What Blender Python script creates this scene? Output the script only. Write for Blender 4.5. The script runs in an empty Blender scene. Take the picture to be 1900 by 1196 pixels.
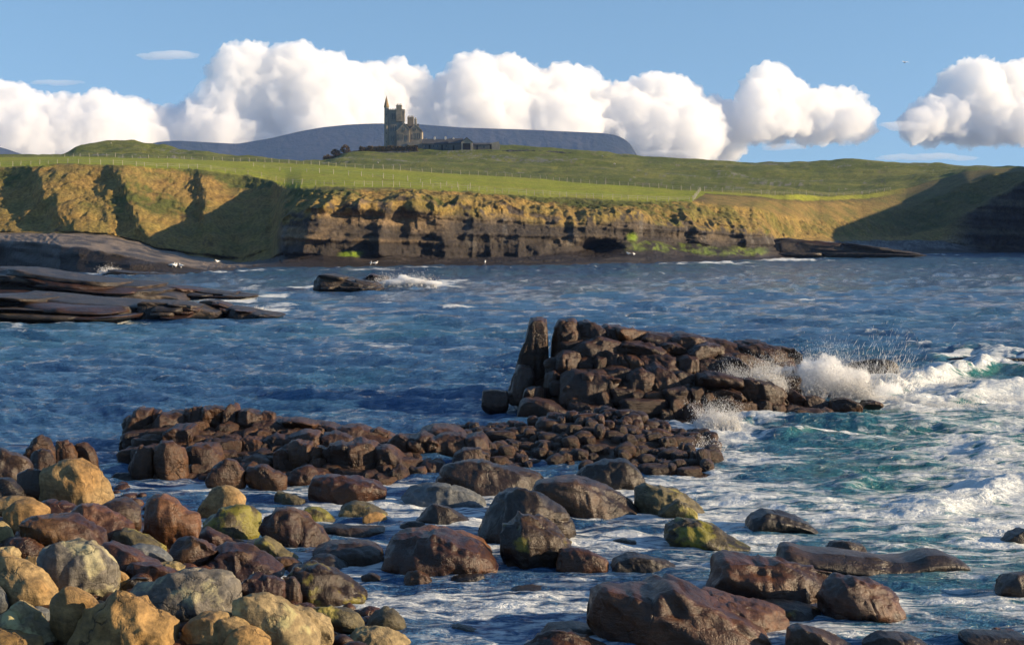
import bpy, bmesh, math, random
import numpy as np
from mathutils import Vector, noise as mnoise

SC = bpy.context.scene
COL = SC.collection
R = math.radians

# ------------------------------------------------------------- camera
F, CX, CY = 2640.0, 950.0, 598.0          # focal length and centre of the 1900 px wide photograph
CAMH, HOR = 5.7, 440.0                    # eye height over the sea, horizon row
PITCH = math.atan((CY - HOR) / F)
cam_d = bpy.data.cameras.new('camera')
cam_d.sensor_width = 36.0
cam_d.lens = 36.0 * F / 1900.0
cam_d.clip_start = 0.5
cam_d.clip_end = 60000.0
cam = bpy.data.objects.new('camera', cam_d)
COL.objects.link(cam)
cam.location = (0, 0, CAMH)
cam.rotation_euler = (math.pi / 2 - PITCH, 0, 0)
SC.camera = cam

# ------------------------------------------------------------- light
SUN_EL, SUN_AZ = R(16.5), R(95.0)        # azimuth clockwise from the view direction (+Y)
SDIR = Vector((math.cos(SUN_EL) * math.sin(SUN_AZ), math.cos(SUN_EL) * math.cos(SUN_AZ), math.sin(SUN_EL)))
sun_d = bpy.data.lights.new('sun', 'SUN')
sun_d.energy = 5.0
sun_d.angle = R(0.53)
sun_d.color = (1.0, 0.77, 0.48)
sun = bpy.data.objects.new('sun', sun_d)
COL.objects.link(sun)
sun.rotation_euler = SDIR.to_track_quat('Z', 'Y').to_euler()
sun.location = (60, -20, 60)

world = bpy.data.worlds.new('World')
SC.world = world
world.use_nodes = True
wn = world.node_tree
wn.nodes.clear()
w_out = wn.nodes.new('ShaderNodeOutputWorld')
w_bg = wn.nodes.new('ShaderNodeBackground')
w_sky = wn.nodes.new('ShaderNodeTexSky')
w_sky.sky_type = 'NISHITA'
w_sky.sun_disc = False
w_sky.sun_elevation = SUN_EL
w_sky.sun_rotation = SUN_AZ
w_sky.altitude = 0.0
w_sky.air_density = 1.0
w_sky.dust_density = 0.25
w_sky.ozone_density = 3.0
w_hsv = wn.nodes.new('ShaderNodeHueSaturation')
w_hsv.inputs['Hue'].default_value = 0.494
w_hsv.inputs['Saturation'].default_value = 1.0
w_tc = wn.nodes.new('ShaderNodeTexCoord')
w_add = wn.nodes.new('ShaderNodeVectorMath'); w_add.operation = 'MULTIPLY_ADD'
w_add.inputs[1].default_value = (1, 1, 0.85); w_add.inputs[2].default_value = (0, 0, 0.13)   # keeps the clear-air blue down to the horizon
w_nrm = wn.nodes.new('ShaderNodeVectorMath'); w_nrm.operation = 'NORMALIZE'
wn.links.new(w_tc.outputs['Generated'], w_add.inputs[0]); wn.links.new(w_add.outputs[0], w_nrm.inputs[0]); wn.links.new(w_nrm.outputs[0], w_sky.inputs['Vector'])
wn.links.new(w_sky.outputs[0], w_hsv.inputs['Color'])
wn.links.new(w_hsv.outputs[0], w_bg.inputs['Color'])
w_bg.inputs['Strength'].default_value = 0.088
wn.links.new(w_bg.outputs[0], w_out.inputs['Surface'])

SC.view_settings.view_transform = 'Standard'
SC.view_settings.look = 'None'
SC.view_settings.gamma = 1.0
SC.view_settings.exposure = 1.05
SC.view_settings.use_curve_mapping = False
SC.render.engine = 'CYCLES'
SC.cycles.use_denoising = True
try:
    SC.cycles.denoiser = 'OPENIMAGEDENOISE'
except Exception:
    pass
SC.cycles.max_bounces = 16
SC.cycles.diffuse_bounces = 2
SC.cycles.glossy_bounces = 2
SC.cycles.transparent_max_bounces = 8
SC.cycles.volume_bounces = 14
SC.cycles.use_adaptive_sampling = True
SC.cycles.adaptive_threshold = 0.01
SC.cycles.sample_clamp_indirect = 4.0

# ------------------------------------------------------------- helpers
_cp, _sp = math.cos(PITCH), math.sin(PITCH)

def ray(px, py):
    """direction (unit forward distance y) through a pixel of the photograph"""
    u = (np.asarray(px, float) - CX) / F
    v = (CY - np.asarray(py, float)) / F
    # camera looks along (0,cos,-sin), up is (0,sin,cos)
    y = _cp + v * _sp
    z = -_sp + v * _cp
    return u / y, z / y

def at(px, py, D):
    u, w = ray(px, py)
    return u * D, D + 0.0 * u, CAMH + w * D

def ground_D(py, zg=0.0, px=950):
    u, w = ray(px, py)
    return (zg - CAMH) / w

def vnoise(x, y, z=None, seed=0):
    """vectorised 3d value noise in -1..1"""
    x = np.asarray(x, float); y = np.asarray(y, float)
    z = np.zeros_like(x) if z is None else np.asarray(z, float)
    xi = np.floor(x).astype(np.int64); yi = np.floor(y).astype(np.int64); zi = np.floor(z).astype(np.int64)
    fx = x - xi; fy = y - yi; fz = z - zi
    fx = fx * fx * fx * (fx * (fx * 6 - 15) + 10); fy = fy * fy * fy * (fy * (fy * 6 - 15) + 10); fz = fz * fz * fz * (fz * (fz * 6 - 15) + 10)
    def h(a, b, c):
        n = (a * 374761393 + b * 668265263 + c * 2147483647 + seed * 1442695041) & 0xffffffff
        n = ((n ^ (n >> 13)) * 1274126177) & 0xffffffff
        n = ((n ^ (n >> 15)) * 2246822519) & 0xffffffff
        n = n ^ (n >> 16)
        return (n & 0xffffff) / float(0xffffff) * 2 - 1
    def lx(b, c):
        return h(xi, b, c) * (1 - fx) + h(xi + 1, b, c) * fx
    l0 = lx(yi, zi) * (1 - fy) + lx(yi + 1, zi) * fy
    l1 = lx(yi, zi + 1) * (1 - fy) + lx(yi + 1, zi + 1) * fy
    return l0 * (1 - fz) + l1 * fz

def fbm(x, y, z=None, octaves=4, seed=0, gain=0.5, ridged=False):
    z = np.zeros_like(np.asarray(x, float)) if z is None else z
    a, s, t = 1.0, 0.0, 0.0
    for k in range(octaves):
        n = vnoise(x * 2 ** k + 17.3 * k, y * 2 ** k - 9.1 * k, z * 2 ** k + 5.7 * k, seed + k)
        if ridged:
            n = 1 - 2 * np.abs(n)
        s = s + a * n
        t += a
        a *= gain
    return s / t

def mesh_from(name, V, Fq, smooth=True, mat=None):
    """V (n,3) array, Fq (m,4) or (m,3) int array"""
    me = bpy.data.meshes.new(name)
    V = np.asarray(V, np.float32); Fq = np.asarray(Fq, np.int32)
    k = Fq.shape[1]
    me.vertices.add(len(V)); me.vertices.foreach_set('co', V.ravel())
    me.loops.add(Fq.size); me.loops.foreach_set('vertex_index', Fq.ravel())
    me.polygons.add(len(Fq))
    me.polygons.foreach_set('loop_start', np.arange(0, Fq.size, k, dtype=np.int32))
    me.polygons.foreach_set('loop_total', np.full(len(Fq), k, np.int32))
    me.polygons.foreach_set('use_smooth', np.full(len(Fq), smooth, bool))
    me.update(calc_edges=True)
    if mat:
        me.materials.append(mat)
    return me

def grid_faces(nr, nc, wrap=False):
    r = np.arange(nr - 1)[:, None]
    c = np.arange(nc if wrap else nc - 1)[None, :]
    c2 = (c + 1) % nc
    a = r * nc + c; b = r * nc + c2; d = (r + 1) * nc + c; e = (r + 1) * nc + c2
    return np.stack([a, b, e, d], -1).reshape(-1, 4)

def vcol(me, name, arr):
    arr = np.asarray(arr, np.float32)
    if arr.ndim == 1:
        at_ = me.attributes.new(name, 'FLOAT', 'POINT')
        at_.data.foreach_set('value', arr)
    else:
        if arr.shape[1] == 3:
            arr = np.hstack([arr, np.ones((len(arr), 1), np.float32)])
        at_ = me.attributes.new(name, 'FLOAT_COLOR', 'POINT')
        at_.data.foreach_set('color', arr.ravel())

def link(name, me, parent=None, label=None, cat=None, group=None, kind=None, loc=None):
    o = bpy.data.objects.new(name, me)
    COL.objects.link(o)
    if loc is not None: o.location = loc
    if parent is not None: o.parent = parent
    if label: o['label'] = label
    if cat: o['category'] = cat
    if group: o['group'] = group
    if kind: o['kind'] = kind
    return o

def nodes(name):
    m = bpy.data.materials.new(name)
    m.use_nodes = True
    nt = m.node_tree
    nt.nodes.clear()
    out = nt.nodes.new('ShaderNodeOutputMaterial')
    return m, nt, out

class NT:
    """tiny node-graph writer"""
    def __init__(s, nt): s.nt = nt
    def n(s, typ, **kw):
        nd = s.nt.nodes.new('ShaderNode' + typ)
        ins = kw.pop('ins', {})
        for k, v in kw.items(): setattr(nd, k, v)
        for k, v in ins.items():
            if isinstance(v, bpy.types.NodeSocket): s.nt.links.new(v, nd.inputs[k])
            elif v is not None: nd.inputs[k].default_value = v
        return nd
    def math(s, op, a, b=None, clamp=False):
        nd = s.n('Math', operation=op, use_clamp=clamp)
        for i, v in enumerate((a, b)):
            if v is None: continue
            if isinstance(v, bpy.types.NodeSocket): s.nt.links.new(v, nd.inputs[i])
            else: nd.inputs[i].default_value = v
        return nd.outputs[0]
    def mix(s, f, a, b, mode='MIX'):
        nd = s.n('MixRGB', blend_type=mode)
        for i, v in enumerate((f, a, b)):
            if isinstance(v, bpy.types.NodeSocket): s.nt.links.new(v, nd.inputs[i])
            else: nd.inputs[i].default_value = v if i == 0 else (tuple(v) + (1,) if len(v) == 3 else v)
        return nd.outputs[0]
    def noise(s, scale, detail=5, rough=0.55, vec=None, dist=0.0, out='Fac'):
        nd = s.n('TexNoise', ins={'Scale': scale, 'Detail': detail, 'Roughness': rough, 'Distortion': dist})
        if vec is not None: s.nt.links.new(vec, nd.inputs['Vector'])
        return nd.outputs[out]
    def ramp(s, fac, stops, interp='LINEAR'):
        nd = s.n('ValToRGB'); cr = nd.color_ramp; cr.interpolation = interp
        while len(cr.elements) < len(stops): cr.elements.new(0.5)
        for e, (p, c) in zip(cr.elements, stops):
            e.position = p
            e.color = (c, c, c, 1) if not hasattr(c, '__len__') else tuple(c) + (1,)
        s.nt.links.new(fac, nd.inputs[0])
        return nd.outputs[0]
    def bump(s, h, strength, dist, normal=None):
        nd = s.n('Bump', ins={'Strength': strength, 'Distance': dist, 'Height': h})
        if normal is not None: s.nt.links.new(normal, nd.inputs['Normal'])
        return nd.outputs[0]
    def l(s, a, b): s.nt.links.new(a, b)
# ------------------------------------------------------------- coast and hills
# control columns: photograph column -> eight (row, distance) marks from the waterline to the skyline
T = {
 -700: [(499,255),(440,262),(425,320),(422,322),(300,365),(283,600),(281,700),(280,800)],
 -150: [(495,273),(440,276),(428,330),(426,332),(308,372),(289,600),(288,700),(288,800)],
 0:    [(497,264),(446,268),(432,330),(430,331),(312,372),(291,600),(290,700),(290,800)],
 70:   [(501,247),(450,252),(432,328),(430,329),(309,370),(291,600),(290,700),(289.5,800)],
 112:  [(505,231),(456,236),(432,325),(430,326),(306,368),(291,600),(290,720),(289,800)],
 150:  [(506,228),(461,234),(432,325),(430,326),(305,368),(291,600),(284,760),(269,800)],
 200:  [(507,226),(469,232),(436,325),(433,326),(308,370),(292,600),(283,760),(261,800)],
 245:  [(507,226),(476,231),(446,325),(443,326),(310,374),(293,600),(284,755),(260,800)],
 300:  [(507,226),(487,231),(462,322),(458,324),(313,385),(294,600),(287,750),(267,800)],
 370:  [(506,229),(499,233),(476,320),(470,322),(317,395),(296,600),(291,740),(276,800)],
 450:  [(499,258),(495,262),(487,318),(478,322),(325,400),(299,600),(296,720),(285,800)],
 500:  [(497,268),(490,274),(480,312),(460,318),(335,392),(302,590),(300,700),(291,800)],
 528:  [(497,270),(486,277),(471,290),(402,297),(350,350),(303,585),(301,700),(294,805)],
 560:  [(497,272),(483,280),(470,287),(388,294),(352,318),(304,580),(302,700),(298,810)],
 600:  [(496,273),(482,280),(470,285),(374,292),(352,312),(306,570),(303.5,700),(300,820)],
 650:  [(494,278),(484,284),(472,288),(368,294),(351,314),(309,560),(300,760),(284,850)],
 700:  [(493,284),(486,288),(475,292),(368,299),(352,320),(312,550),(298,770),(275,870)],
 780:  [(492,289),(487,293),(480,296),(362,303),(353,325),(318,540),(299,780),(271,880)],
 820:  [(492,289),(488,293),(482,297),(366,306),(355,328),(320,535),(300,780),(271,880)],
 860:  [(492,289),(488,293),(482,300),(368,311),(358,331),(323,530),(300,780),(271,880)],
 930:  [(492,289),(488,293),(480,303),(378,315),(362,335),(327,520),(302,770),(270,880)],
 1000: [(491,295),(487,299),(478,307),(392,319),(366,342),(332,510),(305,760),(273,870)],
 1060: [(490,301),(482,306),(471,312),(402,322),(369,350),(337,503),(308,750),(278,870)],
 1110: [(489,307),(478,312),(462,320),(401,326),(371,354),(340,498),(310,745),(281,870)],
 1160: [(488,313),(472,320),(450,328),(400,334),(374,360),(344,495),(313,740),(286,870)],
 1200: [(487,320),(468,328),(448,337),(404,342),(376,368),(347,490),(316,740),(290,870)],
 1280: [(485,334),(473,342),(452,352),(413,358),(374,385),(353,480),(322,740),(294,870)],
 1340: [(484,342),(477,350),(457,362),(423,368),(381,400),(356,480),(325,740),(298,860)],
 1400: [(482,358),(477,366),(459,378),(432,384),(386,412),(359,485),(330,740),(300,860)],
 1455: [(478,396),(474,402),(457,412),(442,418),(400,440),(362,500),(332,740),(300,860)],
 1520: [(477,407),(462,414),(448,440),(442,450),(408,480),(363,540),(333,740),(298,860)],
 1600: [(474,443),(466,452),(446,488),(440,495),(402,525),(361,580),(332,740),(297,860)],
 1680: [(472,470),(467,476),(446,520),(438,530),(388,568),(350,615),(327,740),(299,860)],
 1740: [(470,502),(465,508),(446,530),(425,538),(365,575),(332,635),(321,740),(301,860)],
 1800: [(469,518),(466,522),(457,530),(392,545),(338,580),(315,640),(312,740),(307,860)],
 1850: [(468,532),(465,537),(460,543),(362,556),(322,585),(312,640),(311,740),(310,860)],
 1900: [(468,537),(464,542),(460,547),(335,560),(318,590),(313,640),(311,740),(310,860)],
 1990: [(470,500),(466,505),(458,510),(320,525),(298,560),(292,640),(285,740),(280,860)],  # unseen coast and hill from here on, raised to throw shade leftwards
 2150: [(476,415),(470,420),(460,424),(276,440),(250,470),(236,600),(226,700),(220,800)],
 2600: [(480,370),(474,375),(460,380),(250,400),(215,440),(150,560),(120,700),(115,800)],
 3300: [(480,370),(474,375),(460,380),(280,400),(250,440),(235,560),(225,700),(220,800)],
}
TX = np.array(sorted(T), float)
TP = np.array([[T[int(k)][j] for j in range(8)] for k in TX])      # (n,8,2)

def tmark(px, j):
    """row and distance of mark j (fractional) at column px"""
    px = np.asarray(px, float)
    j = np.asarray(j, float) + 0 * px
    j0 = np.clip(np.floor(j).astype(int), 0, 6); f = j - j0
    idx = np.clip(np.searchsorted(TX, px) - 1, 0, len(TX) - 2)
    t = (px - TX[idx]) / (TX[idx + 1] - TX[idx]); t = t * t * (3 - 2 * t) * .5 + t * .5
    a = TP[idx, j0] * (1 - t)[..., None] + TP[idx + 1, j0] * t[..., None]
    b = TP[idx, j0 + 1] * (1 - t)[..., None] + TP[idx + 1, j0 + 1] * t[..., None]
    py = a[..., 0] * (1 - f) + b[..., 0] * f
    # distance interpolated so the surface between two marks is straight in space
    za = (a[..., 0] - HOR) * a[..., 1]; zb = (b[..., 0] - HOR) * b[..., 1]
    D = a[..., 1] * (1 - f) + b[..., 1] * f
    Z = za * (1 - f) + zb * f
    return HOR + Z / D, D

def tpos(px, j):
    py, D = tmark(np.atleast_1d(px), j)
    x, y, z = at(np.atleast_1d(px), py, D)
    return x, y, z

cols = np.concatenate([np.linspace(-700, -30, 60)[:-1], np.linspace(-30, 1930, 1090), np.linspace(1930, 3300, 70)[1:]])
js = np.concatenate([np.linspace(0, 1, 9)[:-1], np.linspace(1, 2, 13)[:-1], np.linspace(2, 3, 44)[:-1], np.linspace(3, 4, 40)[:-1],
                     np.linspace(4, 5, 24)[:-1], np.linspace(5, 6, 22)[:-1], np.linspace(6, 7, 26)])
PX, J = np.meshgrid(cols, js)
sh = PX.shape
PY, DD = tmark(PX.ravel(), J.ravel()); PY = PY.reshape(sh); DD = DD.reshape(sh)
X, Y, Z = at(PX, PY, DD)

def band(j, a, b, s=.12):
    return np.clip((j - a) / s + .5, 0, 1) * np.clip((b - j) / s + .5, 0, 1)
def xr(a, b, s=30.):
    return np.clip((PX - a) / s + .5, 0, 1) * np.clip((b - PX) / s + .5, 0, 1)

n1 = fbm(X / 9, Z / 5, Y / 40, 4, 11)
n2 = fbm(X / 2.6, Z / 1.5, Y / 9, 3, 12)
slope = band(J, 3.0, 4.0, .35)
cliff = band(J, 2.0, 3.02, .1) * np.maximum(xr(515, 1475, 30), xr(1770, 4000, 60))
# gullies down the grassy slopes
gx = X + 0.9 * (Z - 8)
gul = fbm(gx / 21, Z / 60, 0 * X, 3, 21, ridged=True)
Y += slope * xr(-900, 520, 60) * (gul * 4.5 - 1.5)
Y += slope * xr(515, 2200, 60) * (fbm((X - .6 * Z) / 9, Z / 40, 0 * X, 3, 22, ridged=True) * 2.2 + n1 * 1.2)
Z += slope * (fbm(X / 3.5, Y / 3.5, None, 3, 23) * .55 + fbm(X / 1.1, Y / 1.1, None, 2, 26) * .5)
Y += slope * fbm(X / 5, Z / 4, None, 4, 27) * 2.3
def spur(cx, w, amp, lean):
    c_ = cx + lean * (4 - J) * 60
    return amp * np.exp(-((PX - c_) / w) ** 2) * band(J, 3.05, 4.1, .5)
Y -= spur(238, 34, 9, 1.1) + spur(385, 26, 9, .35) + spur(70, 40, 5, 1.3)
# ragged turf edge above the cliffs
edge = band(J, 2.75, 3.35, .4) * xr(515, 1475, 40)
Z += edge * (fbm(X / 2.2, 0 * X, None, 3, 24) * 1.2 + fbm(X / 9, 0 * X, None, 2, 25) * 2.0)
# bedding planes, joints and broken buttresses in the cliffs
st = Z * 1.0 + 0.035 * X + .35 * fbm(X / 12, 0 * X, None, 2, 30)
lay = vnoise(st / .8, X / 30, Y * 0, 31) * .9 + vnoise(st / 2.2, X / 40, Y * 0, 32) * 1.5
blk = np.floor(X / 1.9 + 2.0 * vnoise(np.floor(st / 1.1), X * 0, None, 33))
bj = vnoise(blk * 3.7, np.floor(st / 1.1) * 5.3, None, 34)
butt = fbm(X / 11, Z / 26, None, 3, 35, ridged=True)
Y += cliff * (lay * .9 + bj * .35 - butt * 5.5 + n2 * 1.1 + n1 * 1.6)
Y += cliff * xr(800, 1130, 120) * (7.0 - 1.2 * np.clip(J - 2, 0, 1) * 4)
# rounded hollow of the cave at the foot of the cliff
cave = np.exp(-(((PX - 1112) / 30) ** 2) - (((PY - 461) / 13) ** 2)) * (J > 1.05)
Y += cave * 14
ledge = band(J, 0.0, 2.0, .2)
Y += ledge * (vnoise(st / .5, X / 20, None, 36) * .5 + fbm(X / 5, Z, None, 3, 37) * 1.2) * np.clip(J * 3, 0, 1)
Z += band(J, .9, 2.05, .2) * (vnoise((Y - X * .5) / 1.6, X / 25, None, 38) * .5 + fbm(X / 4, Y / 4, None, 3, 39) * .22) * np.where(PX < 520, .45, 1.1)
# rolling hill and rough ground
hill = band(J, 5.05, 8, .5)
Z += hill * (fbm(X / 34, Y / 34, None, 4, 40) * 2.2 + fbm(X / 8, Y / 8, None, 3, 41) * .55)
Z += hill * xr(115, 480, 60) * fbm(X / 14, Y / 14, None, 3, 42) * 1.6
field = band(J, 4.0, 5.1, .2)
Z += field * fbm(X / 18, Y / 25, None, 3, 43) * .25
pebz = band(J, 1.1, 2.3, .3) * xr(1500, 1790, 50)

# colours of the ground itself
def c3(*c): return np.array(c)[None, None, :]
def mixc(A, B, f): return A * (1 - f[..., None]) + B * f[..., None]
def sm(a, lo, hi):
    t = np.clip((a - lo) / (hi - lo), 0, 1); return t * t * (3 - 2 * t)
nA = fbm(X / 22, Y / 22, Z / 10, 4, 50); nB = fbm(X / 5, Y / 7, Z / 4, 4, 51); nC = fbm(X / 1.6, Y / 2.5, Z / 1.5, 3, 52)
colr = c3(.024, .018, .015) * (1 + .5 * nB[..., None])
slab = mixc(c3(.20, .155, .115) + 0 * X[..., None], c3(.05, .044, .042), sm(nB * .6 + nC * .6 + 1.5 * vnoise((Y - X * .5) / 2.2, X / 60, None, 53), -.3, .9))
colr = mixc(colr, slab, band(J, 1.0, 2.05, .12) * xr(-900, 470, 60))
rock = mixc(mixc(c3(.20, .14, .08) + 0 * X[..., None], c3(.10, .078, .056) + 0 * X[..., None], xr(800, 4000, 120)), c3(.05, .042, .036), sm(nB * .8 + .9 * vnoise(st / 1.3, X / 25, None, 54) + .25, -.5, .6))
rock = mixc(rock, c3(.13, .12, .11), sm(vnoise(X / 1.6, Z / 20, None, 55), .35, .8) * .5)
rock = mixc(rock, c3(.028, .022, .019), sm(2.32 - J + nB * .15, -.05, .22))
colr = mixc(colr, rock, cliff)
drk = mixc(c3(.045, .038, .034) + 0 * X[..., None], c3(.09, .075, .05), sm(vnoise(st / 1.4, X / 60, None, 56) + nC * .4, 0, .7))
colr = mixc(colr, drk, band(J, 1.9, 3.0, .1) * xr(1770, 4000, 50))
peb = mixc(c3(.17, .17, .17) + 0 * X[..., None], c3(.07, .07, .075), sm(nC, -.4, .5))
colr = mixc(colr, peb, pebz)
gold = mixc(c3(.27, .175, .052) + 0 * X[..., None], c3(.20, .155, .045), sm(nB, -.5, .6))
gold = mixc(gold, c3(.075, .085, .018), sm(nA * 1.2 + nC * .5 + (J - 3.5) * .5, -.02, .5))
gold = mixc(gold, c3(.09, .055, .025), sm(-nB * .6 - nC, .35, .9) * .8)
gs = np.maximum(band(J, 3.02, 4.05, .1), band(J, 2.0, 4.05, .1) * np.maximum(xr(-900, 520, 10), xr(1480, 1770, 60)))
gs = np.maximum(gs, band(J, 2.78 + .0 * J, 3.1, .2) * xr(515, 1475, 20) * sm(nC + .3 * nB, -.3, .1))
colr = mixc(colr, gold, gs)
goldr = mixc(c3(.24, .165, .05) + 0 * X[..., None], c3(.14, .125, .03), sm(nB + nC * .5, -.3, .6))
colr = mixc(colr, goldr, band(J, 3.0, 4.75, .3) * xr(1300, 1700, 60))
fld = mixc(c3(.21, .245, .016) + 0 * X[..., None], c3(.265, .26, .032), sm(nA * .7 + nB * .4, -.3, .7))
colr = mixc(colr, fld, band(J, 4.03 + .08 * nB + .75 * np.clip((PX - 1285) / 25, 0, 1), 5.0, .06))
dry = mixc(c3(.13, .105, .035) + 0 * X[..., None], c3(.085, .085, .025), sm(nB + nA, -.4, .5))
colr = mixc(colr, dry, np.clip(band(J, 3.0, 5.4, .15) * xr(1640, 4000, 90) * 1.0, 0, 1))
colr = mixc(colr, c3(.15, .13, .035) + 0 * X[..., None], np.clip(band(J, 3.9, 4.6, .4) * sm(nB + nC * .6, .25, .7) * .6, 0, 1))
hl = mixc(c3(.085, .105, .014) + 0 * X[..., None], c3(.15, .155, .028), sm(nA + .4 * nC, -.2, .5))
hl = mixc(hl, c3(.13, .115, .06), sm(nB + nC * .7, .35, .8) * .8)
hl = mixc(hl, c3(.16, .16, .14), sm(nC * 1.1 + fbm(X / 30, Y / 30, None, 2, 58), .55, .8) * .8)
colr = mixc(colr, hl, band(J, 4.99, 9, .03))
alg = np.clip(band(J, 1.25 + .1 * nB, 1.95, .2) * xr(1168, 1420, 24) * sm(nC + .25 + .6 * nB, 0, .5), 0, 1)
colr = mixc(colr, c3(.10, .135, .016), alg)
alg2 = np.exp(-(((PX - 650) / 22) ** 2) - (((PY - 471) / 5) ** 2)) + np.exp(-(((PX - 1172) / 10) ** 2) - (((PY - 440) / 9) ** 2))
colr = mixc(colr, c3(.15, .22, .012), np.clip(alg2 * 1.6 - .3, 0, 1))
rough_w = np.clip(band(J, -1, 2.2, .3) * (1 - pebz), 0, 1)

# close the sheet: one row under water in front, two falling away behind
Vt = np.stack([X, Y, Z], -1)
first = Vt[:1] * 1.0; first[..., 2] = -1.0; first[..., 1] -= 1.5
Vt[0, :, 2] = np.minimum(Vt[0, :, 2], -.05)
b1 = Vt[-1:] * 1.0; b1[..., :2] *= 1.12; b1[..., 2] -= 14
b2 = Vt[-1:] * 1.0; b2[..., :2] *= 1.6; b2[..., 2] = 8
b3 = Vt[-1:] * 1.0; b3[..., :2] *= 8.6; b3[..., 2] = 5
Vt = np.concatenate([first, Vt, b1, b2, b3], 0)
Ct = np.concatenate([colr[:1], colr, colr[-1:], colr[-1:], colr[-1:]], 0)
Wt = np.concatenate([rough_w[:1], rough_w, rough_w[-1:], rough_w[-1:], rough_w[-1:]], 0)

m_land, nt_, o_ = nodes('coast_ground'); g = NT(nt_)
geo = g.n('NewGeometry'); pos = geo.outputs['Position']
ca = g.n('Attribute', attribute_name='albedo').outputs['Color']
wa = g.n('Attribute', attribute_name='wet').outputs['Fac']
nz1 = g.noise(1.3, 6, .65, pos); nz2 = g.noise(.25, 4, .6, pos)
v1 = g.ramp(nz1, [(.3, .45), (.7, 1.45)]); v2 = g.ramp(nz2, [(.3, .75), (.7, 1.25)])
cc = g.mix(1.0, g.mix(1.0, ca, v1, 'MULTIPLY'), v2, 'MULTIPLY')
bp = g.bump(g.noise(.9, 8, .7, pos), .9, .9)
ro = g.math('SUBTRACT', 0.92, g.math('MULTIPLY', wa, .4))
pb = g.n('BsdfPrincipled', ins={'Base Color': cc, 'Roughness': ro, 'Normal': bp, 'Specular IOR Level': .25})
g.l(pb.outputs[0], o_.inputs[0])
me = mesh_from('coast', Vt.reshape(-1, 3), grid_faces(Vt.shape[0], Vt.shape[1])[:, ::1], mat=m_land)
vcol(me, 'albedo', Ct.reshape(-1, 3)); vcol(me, 'wet', Wt.ravel())
link('coast_terrain', me, kind='structure')

# the flat topped mountain far behind, and the end of another one at the left
m_mtn, nt_, o_ = nodes('mountain_heath'); g = NT(nt_)
pos = g.n('NewGeometry').outputs['Position']
cc = g.mix(g.ramp(g.noise(.004, 8, .6, pos), [(.4, 0), (.62, 1)]), (.022, .025, .024), (.045, .04, .038))
pb = g.n('BsdfPrincipled', ins={'Base Color': cc, 'Roughness': .95, 'Specular IOR Level': .1, 'Normal': g.bump(g.noise(.02, 6, .6, pos), .7, 25)})
g.l(pb.outputs[0], o_.inputs[0])

def mountain(name, sk, D, base, seed, flute):
    xs = np.linspace(sk[0][0], sk[-1][0], 420)
    top = np.interp(xs, [p[0] for p in sk], [p[1] for p in sk])
    k = np.ones(9) / 9; top = np.convolve(np.pad(top, 4, mode='edge'), k, 'valid')
    rows = np.linspace(0, 1, 70)
    PXm, Tm = np.meshgrid(xs, rows)
    Dm = D - 900 * (1 - Tm) ** 1.3
    xw, yw, zt = at(PXm, top[None, :] + 0 * Tm, D + 0 * Tm)
    zb = 0 * zt - 2
    prof = Tm ** 0.8
    Zm = zb + (zt - zb) * prof
    Xm = xw * Dm / D
    fl = fbm(Xm / 75 + .8 * vnoise(Xm / 400, Tm * 3), Tm * 1.6, None, 3, seed, ridged=True)
    fm = np.clip((PXm - flute) / 160, 0.05, 1) * np.sin(np.pi * np.clip(Tm, 0, 1)) ** .6
    Ym = Dm - fl * 26 * fm + fbm(Xm / 500, Zm / 300, None, 4, seed + 3) * 160 * (1 - Tm)
    Zm = Zm + fbm(Xm / 300, Ym / 300, None, 3, seed + 5) * 22 * (1 - Tm) 
    V = np.stack([Xm, Ym, Zm], -1)
    bk = V[-1:] * 1.0; bk[..., 1] += 700; bk[..., 2] -= 40
    bk2 = V[-1:] * 1.0; bk2[..., 1] += 1000; bk2[..., 2] = -2
    V = np.concatenate([V, bk, bk2], 0)
    me = mesh_from(name, V.reshape(-1, 3), grid_faces(V.shape[0], V.shape[1]), mat=m_mtn)
    link(name, me, kind='structure')
mountain('flat_topped_mountain', [(200, 292), (240, 276), (295, 263), (330, 261), (400, 265), (440, 267), (500, 257), (560, 243), (600, 236), (650, 231), (700, 229), (780, 231), (860, 237), (960, 240), (1050, 244), (1120, 247), (1145, 251), (1162, 260), (1174, 271), (1180, 284), (1186, 300)], 6000, 300, 61, 700)
mountain('left_mountain', [(-420, 300), (-300, 262), (-200, 258), (-60, 264), (0, 273), (20, 279), (40, 288), (60, 296)], 6200, 300, 71, -500)
# ------------------------------------------------------------- sea
seabed_m, nt_, o_ = nodes('seabed_sand'); g = NT(nt_)
pb = g.n('BsdfPrincipled', ins={'Base Color': (.03, .04, .04, 1), 'Roughness': .9}); g.l(pb.outputs[0], o_.inputs[0])
me = mesh_from('seabed', [(-7200, -700, -1.6), (7200, -700, -1.6), (7200, 7300, -1.6), (-7200, 7300, -1.6)], [[0, 1, 2, 3]], mat=seabed_m)
link('seabed', me, kind='structure')

pr = np.concatenate([np.geomspace(14000, 900, 26)[:-1], np.linspace(900, 28, 600)])
Dr = CAMH * F / pr
Dr = np.concatenate([Dr, [620, 760, 1000, 2500, 7100]])
uu = np.concatenate([-np.geomspace(12, .44, 22)[:-1], np.linspace(-.44, .44, 860), np.geomspace(.44, 12, 22)[1:]])
uu = np.clip(uu, -12, 12)
U, Dm = np.meshgrid(uu, Dr)
X = U * Dm; Y = Dm.copy()
X = np.clip(X, -7150, 7150)
cell = np.maximum(np.gradient(Dr)[:, None] + 0 * X, .0)
PXs = CX + F * U; PYs = HOR + CAMH * F / Dm

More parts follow.
